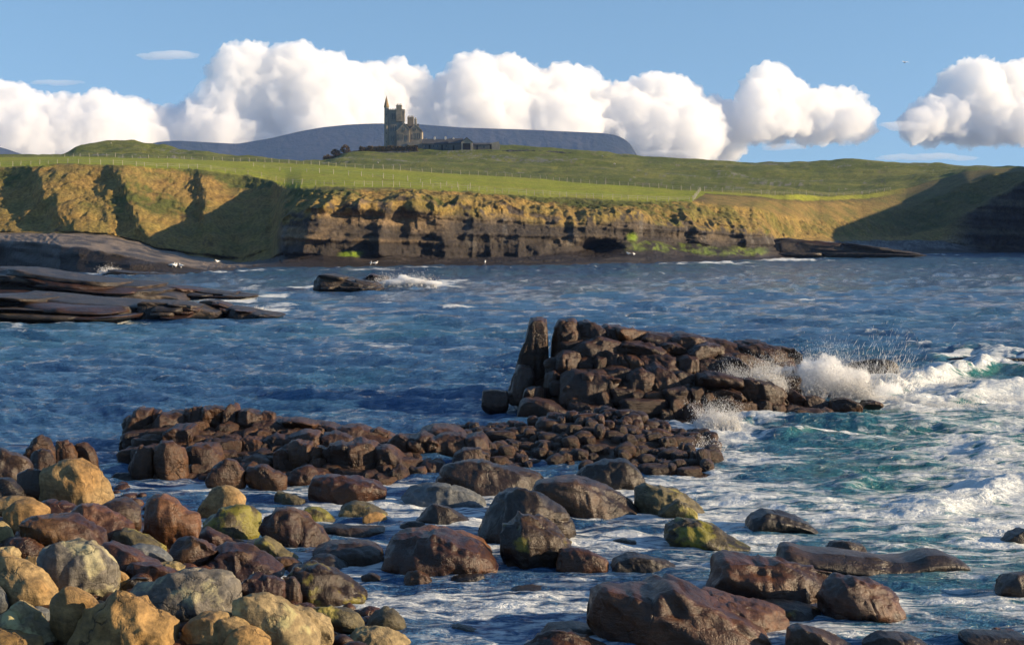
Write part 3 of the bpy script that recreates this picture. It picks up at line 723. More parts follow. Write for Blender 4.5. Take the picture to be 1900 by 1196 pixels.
# ------------------------------------------------------------- single boulders
# view | stone | label | outline   (x = partly hidden behind stones in front: carried down)
ROCKS = '''
A|tan|largest rounded tan boulder at the back of the shore pile, its right half sunlit|x|180,450 182,430 215,360 290,325 370,312 440,328 490,370 530,440 548,495 510,530 440,540 370,535 280,510 190,495
A|slate|small grey dome stone just left of the largest tan boulder|x|78,410 90,370 140,338 190,345 215,370 210,440 180,490 130,495 90,470
A|dark|dark wet stone on the left edge above the low tan stones|x|-60,400 0,395 40,400 90,450 110,490 60,500 -60,500
A|tan|sunlit tan stone above the long maroon boulder at the left|x|10,560 50,520 100,502 160,515 230,565 200,610 120,640 60,640 20,600
A|tan|low flat tan stone behind the sunlit tan stone near the left edge|x|-60,490 0,480 80,475 140,490 170,520 100,530 40,540 -60,545
A|brown|rough brown stone lying against the foot of the largest tan boulder|x|160,510 240,492 310,500 370,525 330,560 250,580 180,560
A|maroon|long maroon boulder with a flat dark face in the left pile|x|115,640 125,590 200,570 330,575 430,600 510,660 535,710 480,735 380,745 300,745 220,745 150,720
A|red|long red brown stone with barnacles sloping down to the right|x|310,562 370,530 450,528 540,565 620,610 655,645 620,680 540,690 480,660 420,610
A|slate|dark grey stone between the largest tan boulder and the red boulder|x|465,545 520,505 580,490 640,515 685,560 680,620 640,620 560,590
A|red|big glossy red boulder with a steep left edge|x|690,600 692,490 740,462 790,458 850,485 920,540 970,580 978,620 950,670 880,700 820,730 760,710 700,670
A|tan|tan dome boulder standing behind the yellow green rock||960,560 985,490 1030,445 1080,432 1130,450 1170,490 1190,535 1150,570 1050,600 970,590
A|green|yellow green algae covered rock in front of the tan dome|x|985,600 1050,560 1130,525 1180,520 1240,560 1270,600 1255,650 1200,675 1120,668 1040,652 990,635
A|maroon|large maroon dome boulder at the water's edge right of the yellow green rock||1255,640 1290,570 1340,540 1390,535 1450,560 1520,610 1580,660 1608,700 1570,725 1480,732 1400,710 1330,690 1260,665
A|green|small dark rock with a pale yellow green right end in the water||1450,558 1500,535 1550,540 1600,565 1640,592 1600,605 1540,607 1470,585
B|dark|thin flat dark rock awash below the small yellow green one||85,620 160,608 260,615 400,630 410,645 250,655 110,650
A|olive|small pitted olive rock in the foam in front of the reef||1330,500 1335,470 1350,450 1400,465 1490,495 1485,515 1350,515
A|grey|grey angular boulder with a pale lichen top in the left pile|x|170,845 220,760 300,705 370,698 470,730 530,800 555,850 575,910 480,965 400,950 300,930 200,890
A|pale|pale stone cut by the left edge under the dark brown ones|x|-70,600 0,600 40,640 65,690 0,708 -70,708
A|brown|crooked dark brown stone left of the grey angular boulder|x|50,720 60,690 130,685 190,720 210,760 160,775 100,765
A|pale|speckled pale stone at the left edge below the crooked brown one|x|-60,715 0,715 60,720 100,770 60,790 -60,790
A|tan|small egg shaped tan stone beside the grey angular boulder|x|98,800 130,760 180,765 195,800 150,848 110,828
A|tan|large steep tan stone with a shaded left face at the left edge|x|-70,760 0,760 80,800 150,850 200,880 268,940 230,1010 150,1035 50,1030 -70,1000
A|gold|small bright golden stone on the left edge in the middle of the pile|x|-50,840 0,835 30,850 45,900 20,932 -50,935
A|bluegrey|smooth blue grey stone on the left edge beneath the golden one|x|-60,915 0,910 30,950 45,1000 0,1042 -60,1050
A|brown|brown slanting stone right of the grey angular boulder|x|480,730 490,715 540,705 640,750 740,790 790,818 700,835 610,840 600,850 560,810
A|olive|olive wedge stone below the long red brown one|x|535,680 540,660 590,635 660,650 740,690 800,722 740,740 640,725 560,720
A|bluegrey|flat blue grey oval stone lying under the olive wedge|x|608,728 660,710 740,715 800,745 838,782 760,790 680,768
A|maroon|dark maroon stone between the big red boulder and the wide maroon one|x|808,755 850,695 920,680 1000,695 1060,735 1010,790 930,815 860,805
A|brown|brown loaf shaped stone above the big pale flat boulder|x|605,830 620,797 740,808 830,835 855,862 760,880 650,880 610,862
A|pale|thin tan slab stone behind the brown loaf shaped one|x|760,795 850,790 900,812 890,845 820,838
A|maroon|wide maroon boulder with a streaked golden centre|x|980,805 1050,740 1120,712 1210,725 1290,770 1360,820 1385,858 1300,870 1200,880 1130,880 1050,860
A|maroon|mossy round brown stone right of the big pale flat boulder|x|1145,905 1170,870 1260,855 1340,865 1390,900 1388,960 1340,1000 1260,990 1180,980
A|slate|dark grey stone squeezed between the mossy one and the black wedge|x|1375,865 1430,868 1460,910 1468,1000 1400,1000 1380,930
A|grey|big pale grey flat topped boulder in the middle of the pile|x|600,955 640,915 700,890 820,860 960,852 1090,865 1150,900 1168,950 1155,1010 1080,1060 950,1070 850,1090 780,1060 700,1010 640,980
A|gold|large golden ribbed boulder at the bottom of the pile, almost fully sunlit|x|350,1196 380,1110 440,1040 520,970 580,940 630,945 720,980 790,1030 840,1100 855,1160 850,1260 350,1260
A|tan|steep tan boulder with a grooved sunlit top, left of the golden ribbed one|x|238,1100 240,1030 270,960 330,915 380,920 450,955 495,1000 470,1080 400,1130 350,1180 260,1160
A|pale|pointed pale stone with a long sunlit ridge near the bottom left|x|-70,1080 0,1050 70,1000 130,1040 200,1100 290,1162 250,1185 150,1190 0,1170 -70,1160
A|gold|golden stone in the bottom left corner|x|-80,1140 0,1130 100,1160 180,1190 200,1240 0,1260 -80,1250
A|bluegrey|small whitish stone wedged between the steep tan boulders|x|128,1030 180,1015 235,1040 238,1095 190,1100
A|gold|amber stone face showing between the grey angular and the pale flat boulder|x|540,825 600,850 635,885 600,920 560,915
A|tan|smooth tan egg stone below the big pale flat boulder|x|870,1150 920,1085 1000,1060 1080,1065 1160,1095 1215,1120 1200,1180 1080,1220 900,1220
A|pale|large pale boulder with a broad rough slope at the bottom|x|1130,1070 1160,1000 1220,975 1300,985 1400,1050 1500,1120 1560,1196 1560,1250 1250,1250 1180,1150
A|pale|lumpy cream stone resting on the right flank of the large pale boulder|x|1330,1020 1400,992 1490,1010 1560,1050 1620,1110 1625,1170 1560,1195 1480,1120 1400,1070
A|gold|brown stone at the bottom edge in front of the large pale boulder|x|1080,1210 1110,1150 1180,1120 1240,1135 1300,1180 1310,1260 1080,1260
B|olive|dark stone behind the lumpy cream one|x|55,1010 130,1005 230,1030 280,1070 305,1105 250,1115 150,1090
B|spot|black wedge boulder with a speckled right face||-105,1000 -100,900 -85,870 -40,820 40,808 90,815 150,860 220,900 280,940 318,975 290,1000 200,1012 100,1012
B|dark|low dark hump behind the black wedge boulder||10,825 60,775 130,765 200,800 248,848 180,850 100,825
B|slate|long dark whaleback rock left of the large split boulder||45,748 130,710 240,703 330,715 385,745 407,770 390,805 250,810 150,800 110,765
A|olive|dark olive stone sloping down beside the maroon dome|x|1235,700 1290,680 1370,730 1455,782 1400,795 1320,775 1230,735
A|maroon|narrow dark stone under the yellow green rock|x|955,655 1000,628 1080,660 1150,705 1080,715 990,690
A|dark|small black stone above the left end of the big pale flat boulder|x|595,905 640,868 720,870 720,890 620,925
A|maroon|flat purple brown slab awash above the black wedge boulder||1320,790 1340,772 1400,775 1470,800 1470,832 1390,832
B|brown|block like brown rock with rows of pits in front of the reef||28,460 28,420 60,385 140,375 260,385 360,400 415,440 412,480 330,500 200,515 100,508 30,475
B|olive|brown dome rock with a yellowish top in the channel||170,570 200,520 260,498 320,510 380,545 420,582 380,592 300,588 210,582
B|tan|small tan stone touching the channel dome rock||298,595 320,562 370,555 420,580 418,602 350,608
B|slate|big flat slab boulder leaning on the reef with a shiny blue top||642,410 690,330 780,303 900,300 970,325 1050,345 1140,360 1197,395 1170,430 1080,450 960,477 860,472 820,445 720,428
B|bluegrey|flat grey boulder in front of the leaning slab||478,478 530,430 620,410 720,420 800,440 870,470 907,510 890,530 780,528 640,528 560,492
B|dark|angular dark rock with a ridge in the channel||553,592 600,530 640,515 720,540 790,580 832,602 770,624 650,618
B|dark|very low dark stone awash left of the angular one||475,622 520,605 590,605 612,622 560,637
B|dark|big black boulder behind the smooth pointed dome||848,665 870,590 930,500 1000,460 1060,450 1140,470 1210,520 1280,560 1330,610 1340,670 1290,707 1200,700 1000,708 880,702
B|spot|smooth pointed dome boulder with a yellow patch at its foot||963,770 965,700 990,630 1040,575 1100,560 1160,575 1220,630 1270,690 1308,742 1240,795 1140,818 1020,815
B|slate|broad dark grey boulder with a sunlit yellow band||1113,460 1150,410 1230,385 1330,378 1420,395 1500,440 1580,480 1640,530 1677,577 1560,592 1450,602 1340,582 1280,545 1200,505
B|dark|dark boulder with a blue sheen against the knobby end of the reef||1330,380 1400,330 1490,305 1570,303 1620,340 1670,400 1685,430 1600,445 1520,445 1440,410
C|olive|brown boulder sloping right beside the broad dark grey one||-10,530 0,440 60,430 130,440 210,460 270,500 342,555 250,572 160,572 50,548
C|olive|small yellowish wedge stone leaning on the sloping brown boulder||108,562 150,510 205,480 260,510 302,572 295,600 200,592 140,578
B|brown|large split brown boulder with a glistening right end||376,850 380,800 400,740 440,690 520,665 640,655 740,670 840,700 920,740 960,800 952,852 850,862 760,877 650,887 500,872
B|red|reddish rock whose back shows behind the large split boulder||405,730 440,670 520,645 640,650 780,665 880,700 942,747 900,770 700,790 450,780
B|maroon|small round maroon stone at the foot of the large split boulder||488,895 510,850 560,838 610,860 637,890 600,910 510,908
B|dark|tiny black stone left of the small round maroon one||285,865 330,845 380,870 382,887 320,889
B|dark|low black stone right of the small round maroon one||722,875 800,860 880,855 907,890 880,907 750,897
B|brown|brown hump beside the smooth pointed dome||1235,810 1270,745 1340,738 1420,750 1480,790 1497,832 1420,853 1300,853
B|dark|long low dark rock right of the brown hump||1493,840 1530,775 1610,752 1700,770 1800,810 1877,842 1850,852 1600,850
B|dark|flat reddish rock barely above the foam in the centre||983,935 1040,910 1130,910 1222,927 1130,943 1030,946
B|dark|tiny flat dark rock awash right of the pointed dome||1513,694 1560,683 1630,695 1622,708 1540,706
B|olive|pointed mossy tan stone standing in the water by the cream ones||313,1095 350,1050 400,1022 440,1035 480,1070 514,1107 450,1127 380,1137 320,1115
B|pale|pale rounded stone at the bottom edge near the mossy pointed one||210,1195 260,1140 340,1130 430,1150 510,1185 540,1250 200,1250
B|dark|thin black rock awash at the bottom centre||708,1115 760,1100 862,1132 790,1143
C|brown|wide wavy brown boulder at the bottom right of centre||-245,1085 -225,960 -160,925 -60,940 80,955 120,930 180,918 260,945 350,980 450,1030 560,1080 640,1130 695,1196 700,1260 200,1260 0,1200 -200,1130
C|red|orange slab lying between the wavy boulder and the long flat one||318,975 330,955 400,955 520,980 640,1010 740,1060 770,1102 740,1132 690,1145 600,1130 480,1080 400,1030
C|brown|long flat topped dark boulder with a smooth overhanging face||338,950 380,880 410,800 440,782 560,785 700,795 830,815 940,850 1002,910 1002,955 930,1002 850,1017 760,1005 600,990 430,965
C|brown|dark boulder joined to the right end of the long flat topped one||895,1030 940,950 1000,880 1100,890 1230,920 1290,980 1322,1040 1337,1082 1250,1087 1080,1078 960,1072
C|spot|thin ledge rock under the long flat topped boulder||578,1000 700,995 850,1015 955,1065 880,1080 780,1065 650,1042
C|slate|very long low rock with humps at both ends||683,778 710,720 760,712 850,745 1000,750 1100,765 1230,785 1330,785 1420,750 1500,752 1590,785 1622,820 1617,852 1560,862 1450,848 1300,843 1100,823 900,798 780,788
C|dark|dark domed rock alone in the water right of the sloping brown one||528,630 570,580 630,545 720,555 820,590 880,635 902,657 780,658 640,643
C|green|grey boulder with a broad yellow stripe in the water||136,675 170,620 230,598 320,605 400,635 480,680 562,717 470,732 380,742 300,732 200,705
C|dark|small wave washed rock behind the very long low one||928,722 970,695 1040,698 1110,715 1132,742 1060,748 970,738
C|slate|grey boulder cut by the right edge low in the water||1758,945 1790,870 1850,850 1920,850 1980,880 1985,980 1880,980 1790,960
C|dark|dark pointed rock cut by the right edge in the bay||1778,687 1830,655 1888,630 1960,640 1965,697 1850,698
C|slate|dark boulder with a smooth bluish top at the bottom edge||730,1200 750,1130 800,1105 880,1120 980,1160 1100,1220 1110,1260 730,1260
C|dark|low foam washed rock at the bottom edge right of the bluish topped one||1105,1190 1200,1155 1330,1160 1420,1190 1410,1235 1105,1235
C|dark|flat black rock near the bottom right corner||1585,1165 1640,1145 1760,1150 1888,1155 1960,1200 1640,1225
C|brown|small brown cap of rock above the flat black corner rock||1698,1135 1760,1120 1850,1135 1842,1155 1720,1155
B|brown|knobbly brown rock cut by the bottom edge||1080,1200 1150,1150 1250,1130 1330,1140 1430,1170 1500,1200 1500,1260 1080,1260
B|slate|low grey rock behind the knobbly brown one at the bottom||1153,1145 1200,1110 1320,1105 1450,1120 1552,1152 1400,1165 1250,1140
A|reef|twin headed brown rock standing in front of the reef||1000,395 1040,310 1100,288 1150,300 1190,350 1185,430 1140,445 1060,428 1010,408
A|reef|cracked low brown rock beside the twin headed one||1188,415 1190,350 1220,325 1300,328 1330,360 1400,380 1397,412 1340,437 1240,432
A|reefd|low dark rock joining the cracked brown one to the reef||1393,385 1430,340 1500,332 1580,360 1625,388 1560,402 1450,412
A|reef|dark upright block at the left foot of the reef||638,380 650,270 680,225 740,240 752,300 750,388
A|reef|tall rounded upright block with a sunlit right side at the left foot of the reef||743,388 745,240 780,200 830,198 880,230 905,300 912,370 850,392
A|dark|low black rock at the waterline left of the upright blocks||535,385 560,365 640,362 660,392 560,392
A|reef|tall knob of the small rock group behind the largest tan boulder||118,345 122,300 140,240 170,190 200,180 240,210 264,250 266,350
A|reef|middle knob of the small rock group behind the largest tan boulder||258,350 262,240 280,210 320,208 350,240 372,300 374,350
A|reef|right knob of the small rock group behind the largest tan boulder||348,340 350,235 370,218 420,215 455,250 478,318 472,345
A|reefd|dark low rock at the foot of the small rock group||140,370 145,290 180,258 230,258 268,310 275,380
A|slate|jagged dark rock at the left edge next to the small rock group||-70,390 -60,250 0,245 40,270 100,290 145,320 150,370 60,395
C|dark|low black shelf at the right edge of the bay above the surf||1500,-195 1560,-202 1640,-206 1760,-204 1888,-200 1960,-190 1960,-180 1600,-180
D|dark|dark rock lashed by spray right of the outcrop||1728,320 1735,285 1770,265 1850,262 1930,268 1965,300 1960,335 1850,350 1745,345
D|dark|small dark rock in front of the spray lashed one||1680,392 1710,372 1760,370 1790,385 1780,400 1700,400
'''
def build_rocks():
    k = 0
    for ln in ROCKS.strip().split('\n'):
        v, kind, label, fl, pts = ln.split('|')
        P = poly(v, pts)
        k += 1
        x0, x1 = P[:, 0].min(), P[:, 0].max(); y0, y1 = P[:, 1].min(), P[:, 1].max()
        cx = (x0 + x1) / 2
        zg = zground(cx, y1) if (v == 'A' or 'x' in fl) else 0.0
        yb = min(y1, 1215) if y1 > 1196 else y1
        Db = float(ground_D(yb, zg))
        w = (x1 - x0) * Db / F; h = (y1 - y0) * Db / F
        dep = min(.44 * w, 1.0 * h + .25)
        if 'x' in fl: dep = min(dep, .55)
        D = Db + dep * (.75 if 'x' not in fl else .5)
        big = (x1 - x0) > 120
        sink = (.22 * (y1 - y0) + 6) if 'x' in fl else 14
        put_rock('boulder', P, D, dep, 100 + k, RM[kind], label=label, cat='boulder', sink=sink,
                 nu=72 if big else 40, nv=54 if big else 32, cuts=11, e=.60 if kind in ('tan', 'gold') else .52,
                 rough=.095 if kind in ('tan', 'slate', 'dark', 'bluegrey') else .12, fine=1.9, pe=(2.4, 3.4, 2.8, 5)[k % 4])
    return k
build_rocks()

# small stones wedged between the boulders of the pile
iv2, if2 = None, None
def unit_ico(sub):
    bm = bmesh.new(); bmesh.ops.create_icosphere(bm, subdivisions=sub, radius=1.0)
    V = np.array([v.co[:] for v in bm.verts]); Fc = np.array([[v.index for v in f.verts] for f in bm.faces]); bm.free()
    return V, Fc
iv2, if2 = unit_ico(2)
rs = np.random.RandomState(3); Vs = []; Fs = []; n0 = 0
for i in range(620):
    py = rs.uniform(880, 1230); pe = pile_edge(py) + 40
    px = rs.uniform(-120, pe)
    zg = zground(px, py); D = ground_D(py, zg)
    x, y, z = at(px, py, D)
    r = rs.uniform(.05, .2)
    v = iv2 * np.array([1, 1, .7]) * r * (1 + .25 * rs.uniform(-1, 1, (1, 3)))
    v = v * (1 + .18 * vnoise(iv2[:, 0] * 1.5 + i, iv2[:, 1] * 1.5, iv2[:, 2] * 1.5))[:, None]
    Vs.append(v + np.array([float(x), float(D), float(zg) - .02])); Fs.append(if2 + n0); n0 += len(iv2)
link('small_beach_stones', mesh_from('small_beach_stones', np.vstack(Vs), np.vstack(Fs), mat=RM['brown']), kind='stuff')
gy = np.linspace(1400, 850, 40); gx_ = np.linspace(0, 1, 50)
GXp = -500 + (np.array([pile_edge(y) for y in gy])[:, None] + 60 + 500) * gx_[None, :]; GYp = gy[:, None] + 0 * GXp
zg = np.clip(.0032 * (np.interp(GYp, [850, 880, 960, 1060, 1130, 1196, 1260], [60, 150, 330, 540, 640, 720, 820]) - GXp), 0, .9)
u_, w_ = ray(GXp, GYp); Dg = (zg - CAMH) / w_
Vg = np.stack([u_ * Dg, Dg, zg - .12 - .3 * (gx_[None, :] > .97) + .05 * fbm(GXp / 20, GYp / 14, None, 3, 7)], -1).reshape(-1, 3)
link('beach', mesh_from('beach', Vg, grid_faces(40, 50), mat=RM['brown']), kind='structure')

# ------------------------------------------------------------- jointed outcrops
def cubesphere(n, e, seed, amp):
    bm = bmesh.new(); bmesh.ops.create_cube(bm, size=2.0)
    bmesh.ops.subdivide_edges(bm, edges=bm.edges[:], cuts=n, use_grid_fill=True)
    V = np.array([v.co[:] for v in bm.verts]); Fc = np.array([[v.index for v in f.verts] for f in bm.faces]); bm.free()
    r = (np.abs(V) ** e).sum(1) ** (1 / e)
    V = V / r[:, None]
    V = V * (1 + amp * fbm(V[:, 0] * 1.3 + seed, V[:, 1] * 1.3, V[:, 2] * 1.3, 3, seed))[:, None]
    rr = np.random.RandomState(seed)
    for _ in range(3):
        nn = rr.normal(size=3); nn /= np.linalg.norm(nn)
        ex = np.maximum(V @ nn - rr.uniform(.72, .95), 0) * .8
        V = V - ex[:, None] * nn
    V = V * (1 + amp * .25 * fbm(V[:, 0] * 6 + seed, V[:, 1] * 6, V[:, 2] * 6, 2, seed + 3, ridged=True))[:, None]
    return V, Fc
BLK = [cubesphere(8, (3.2, 5, 4, 7)[i % 4], 300 + i, .22) for i in range(16)]

BLKR = [cubesphere(7, (2.3, 2.8, 3.4)[i % 3], 400 + i, .24) for i in range(14)]

def tier_z(tiers, px, D):
    Ds = [t[0] for t in tiers]
    zs = []
    for t in tiers:
        yy = np.interp(px, [p[0] for p in t[1]], [p[1] for p in t[1]])
        _, w = ray(px, yy); zs.append(CAMH + w * t[0])
    zs = np.array(zs)
    D = np.asarray(D)
    out = np.zeros_like(px, dtype=float)
    for i in range(len(Ds) - 1):
        m = (D >= Ds[i]) & (D <= Ds[i + 1])
        f = (D - Ds[i]) / (Ds[i + 1] - Ds[i])
        out = np.where(m, zs[i] * (1 - f) + zs[i + 1] * f, out)
    out = np.where((D < Ds[0]) | (D > Ds[-1]), -1, out)
    return out

def outcrop(name, label, tiers, px0, px1, size, seed, mats, hgt=1.2, jit=.2, cap=300, shear=0.0, drop=0, skip=None, BLK=BLK):
    """rounded jointed blocks over a bedrock core, tops following the photographed tiers"""
    rs = np.random.RandomState(seed)
    Dm0, Dm1 = tiers[0][0], tiers[-1][0]
    xa = (px0 - CX) / F * Dm1 if px0 < CX else (px0 - CX) / F * Dm0
    xb = (px1 - CX) / F * Dm1
    org = np.array([(xa + xb) / 2, (Dm0 + Dm1) / 2, 0.])
    root = bpy.data.objects.new(name, None); COL.objects.link(root); root.location = org
    root['label'] = label; root['category'] = 'rock outcrop'
    meshes = {}
    cand = []
    s = size
    ny = int((Dm1 - Dm0) / (s * .92)) + 2
    for j in range(ny):
        D = Dm0 + j * s * .92
        x = xa - s + rs.uniform(0, s)
        while x < xb + s:
            wdt = s * rs.choice([.7, 1.0, 1.3, 1.8], p=[.3, .35, .22, .13]) * rs.uniform(.85, 1.15)
            xc = x + wdt / 2; Dc = D + rs.uniform(-.5, .5) * s * .5
            px = CX + F * xc / Dc
            x += wdt * .94
            if not (px0 <= px <= px1): continue
            zt = float(tier_z(tiers, np.array([px]), Dc)[0])
            if zt < .02: continue
            if skip and skip[0] < px < skip[1]: continue
            zt -= drop
            zt += rs.uniform(-1, .45) * jit * s
            bh = s * hgt * rs.uniform(.7, 1.35)
            z = zt; lv = 0
            while z > -.1 and lv < 7:
                h = bh * rs.uniform(.8, 1.2)
                zf = float(tier_z(tiers, np.array([CX + F * xc / (Dc - s)]), Dc - s)[0])
                cand.append((xc + rs.uniform(-.06, .06) * s + shear * (z), Dc + rs.uniform(-.1, .1) * s, z - h / 2, wdt, s * rs.uniform(.95, 1.25), h, lv))
                z -= h * .9; lv += 1
                if zf > z + .25 * h: break
    cand.sort(key=lambda c: (c[1] - .6 * c[2]))
    parts, rest = cand[:cap], cand[cap:]
    for c in parts:
        vi = rs.randint(len(BLK)); mi = rs.choice(len(mats), p=[m[1] for m in mats])
        if (vi, mi) not in meshes:
            meshes[(vi, mi)] = mesh_from('block', BLK[vi][0], BLK[vi][1], mat=mats[mi][0])
        o = bpy.data.objects.new('block', meshes[(vi, mi)]); COL.objects.link(o); o.parent = root
        o.location = np.array(c[:3]) - org
        o.scale = (c[3] * .6, c[4] * .66, c[5] * .64)
        o.rotation_euler = (rs.normal() * .06, shear * .5 + rs.normal() * .07, rs.normal() * .12)
    if rest:
        Vs, Fs, n0 = [], [], 0
        for c in rest:
            V, Fc = BLK[rs.randint(len(BLK))]
            Vs.append(V * np.array([c[3] * .6, c[4] * .66, c[5] * .64]) + np.array(c[:3]) - org); Fs.append(Fc + n0); n0 += len(V)
        link('small_blocks', mesh_from('small_blocks', np.vstack(Vs), np.vstack(Fs), mat=mats[0][0]), parent=root, kind='stuff')
    # core
    nx, nyy = 160, 50
    xs = np.linspace(xa - .5, xb + .5, nx); ys = np.linspace(Dm0 - .3, Dm1 + .3, nyy)
    XX, YY = np.meshgrid(xs, ys)
    pp = CX + F * XX / YY
    zz = tier_z(tiers, pp.ravel(), YY.ravel()).reshape(XX.shape)
    zz = np.where((pp < px0) | (pp > px1), -.8, zz - .55 * s - drop) + fbm(XX / s, YY / s, None, 3, seed) * .2 * s
    zz = np.maximum(zz, -.8)
    link('bedrock', mesh_from('bedrock', np.stack([XX, YY, zz], -1).reshape(-1, 3) - org, grid_faces(nyy, nx), mat=mats[-1][0]), parent=root)
    print(name, len(cand))
    return root, org

MR = [(RM['reef'], .6), (RM['reefd'], .4)]
MO = [(RM['reefd'], .65), (RM['reef'], .35)]
sk = [(235, 766), (250, 764), (296, 765), (302, 776), (330, 770), (345, 760), (385, 757), (400, 760), (412, 756), (440, 764), (490, 768), (520, 777), (560, 776), (620, 792), (700, 799), (815, 800)]
md = [(235, 800), (290, 800), (340, 800), (420, 800), (480, 812), (540, 812), (600, 815), (700, 822), (815, 825)]
fr = [(235, 850), (300, 850), (370, 845), (430, 848), (500, 852), (560, 838), (640, 836), (700, 835), (760, 845), (800, 868), (815, 872)]
root_j, org_j = outcrop('jointed_reef', 'long low reef of upright jointed blocks, tall at its left end',
        [(33.4, [(p, max(q + 30, 872)) for p, q in fr]), (34.6, fr), (36.4, [(p, q + 3) for p, q in md]), (38.4, sk), (39.6, [(p, q + 4) for p, q in sk])],
        237, 812, .46, 21, MR, hgt=1.15, jit=.35, shear=.06, drop=.16)
sk = [(800, 800), (830, 791), (880, 795), (905, 790), (940, 785), (960, 786), (1000, 778), (1050, 768), (1075, 768), (1120, 764), (1180, 770), (1220, 780), (1245, 795), (1300, 806), (1330, 812)]
md = [(800, 828), (860, 815), (940, 820), (1000, 815), (1100, 800), (1180, 808), (1260, 826), (1330, 830)]
fr = [(800, 862), (860, 850), (940, 846), (1000, 862), (1100, 850), (1180, 852), (1260, 848), (1330, 838)]
outcrop('knobbly_reef', 'low reef of small rounded knobs between the jointed reef and the tall outcrop',
        [(34.2, [(p, max(q + 26, 862)) for p, q in fr]), (35.6, fr), (37.4, md), (39.8, sk), (41.2, [(p, q + 6) for p, q in sk])],
        800, 1328, .31, 22, MO, hgt=.95, jit=1.0, BLK=BLKR)

sk = [(898, 744), (935, 740), (950, 722), (958, 690), (966, 668), (1012, 668), (1024, 668), (1032, 597), (1042, 594), (1080, 600), (1110, 607), (1150, 608), (1180, 612), (1250, 620), (1300, 627), (1350, 637), (1385, 634), (1420, 641), (1440, 645), (1470, 650), (1487, 668), (1500, 745)]
m2 = [(898, 760), (950, 740), (975, 715), (1030, 660), (1080, 652), (1130, 655), (1200, 663), (1260, 668), (1330, 670), (1385, 678), (1400, 690), (1440, 690), (1485, 700), (1500, 750)]
m1 = [(898, 765), (960, 752), (990, 735), (1035, 700), (1080, 690), (1130, 687), (1160, 684), (1220, 690), (1300, 698), (1330, 695), (1400, 700), (1450, 715), (1480, 735), (1510, 742), (1560, 742), (1600, 750)]
fr = [(898, 772), (960, 770), (1000, 762), (1060, 745), (1130, 735), (1200, 725), (1260, 722), (1320, 730), (1380, 735), (1440, 745), (1510, 752), (1600, 758)]
root_o, org_o = outcrop('rock_outcrop', 'tall dark outcrop of rounded jointed blocks with a pillar at its left end',
        [(44.0, [(p, max(q + 20, 778)) for p, q in fr]), (44.8, fr), (46.2, m1), (47.0, [(p, q - 8) for p, q in m1]), (47.4, m2), (49.6, sk), (50.8, [(p, q + 5) for p, q in sk])],
        898, 1600, .62, 23, MO, hgt=.85, jit=.28, shear=-.05, drop=.15, skip=(0, 1045))
for nm, pts, D, dep, md_ in [
    ('pillar', '240,345 262,250 270,212 282,200 300,85 340,76 378,80 380,130 362,180 372,230 386,260 385,345', 49.0, .7, 'reef'),
    ('pillar', '205,405 235,320 250,290 300,300 315,330 320,420 290,450 215,440', 47.6, .8, 'reefd'),
    ('slab', '400,260 405,180 430,88 500,85 530,130 520,200 500,250 470,270', 49.2, .9, 'reef'),
    ('slab', '415,330 420,250 450,225 530,228 535,310 480,340', 47.4, .7, 'reefd'),
    ('slab', '360,430 370,320 410,312 440,350 440,440 400,470', 46.6, .6, 'reefd'),
    ('slab', '430,480 445,340 500,306 560,320 640,330 700,345 650,430 600,500 520,510', 45.7, .9, 'reefd'),
    ('slab', '85,470 95,405 190,408 200,440 180,490 120,490', 47.0, .7, 'reefd'),
    ('slab', '245,545 255,480 285,440 345,440 400,450 440,480 500,500 480,560 350,560', 44.6, .7, 'reefd'),
    ('slab', '270,440 285,392 340,388 360,400 355,460 300,480', 45.8, .6, 'reefd'),
    ('slab', '1448,470 1455,415 1490,400 1530,430 1545,490 1480,492', 46.2, .6, 'reefd'),
    ('slab', '1538,490 1545,432 1600,426 1645,450 1658,495', 45.9, .6, 'reefd'),
    ('slab', '1652,488 1665,445 1720,435 1780,460 1795,490 1720,498', 45.6, .6, 'reefd'),
    ('slab', '1800,472 1815,448 1850,443 1890,458 1885,474', 45.8, .4, 'reefd')]:
    P = poly('D', pts); P = P.mean(0) + (P - P.mean(0)) * np.array([1.1, 1.03])
    put_rock(nm, P, D, dep, int(D * 100) + len(pts), RM[md_], parent=root_o, porigin=org_o, rough=.06, cuts=5, e=.38, pe=7, nu=44, nv=38, sink=6, fine=3.0)

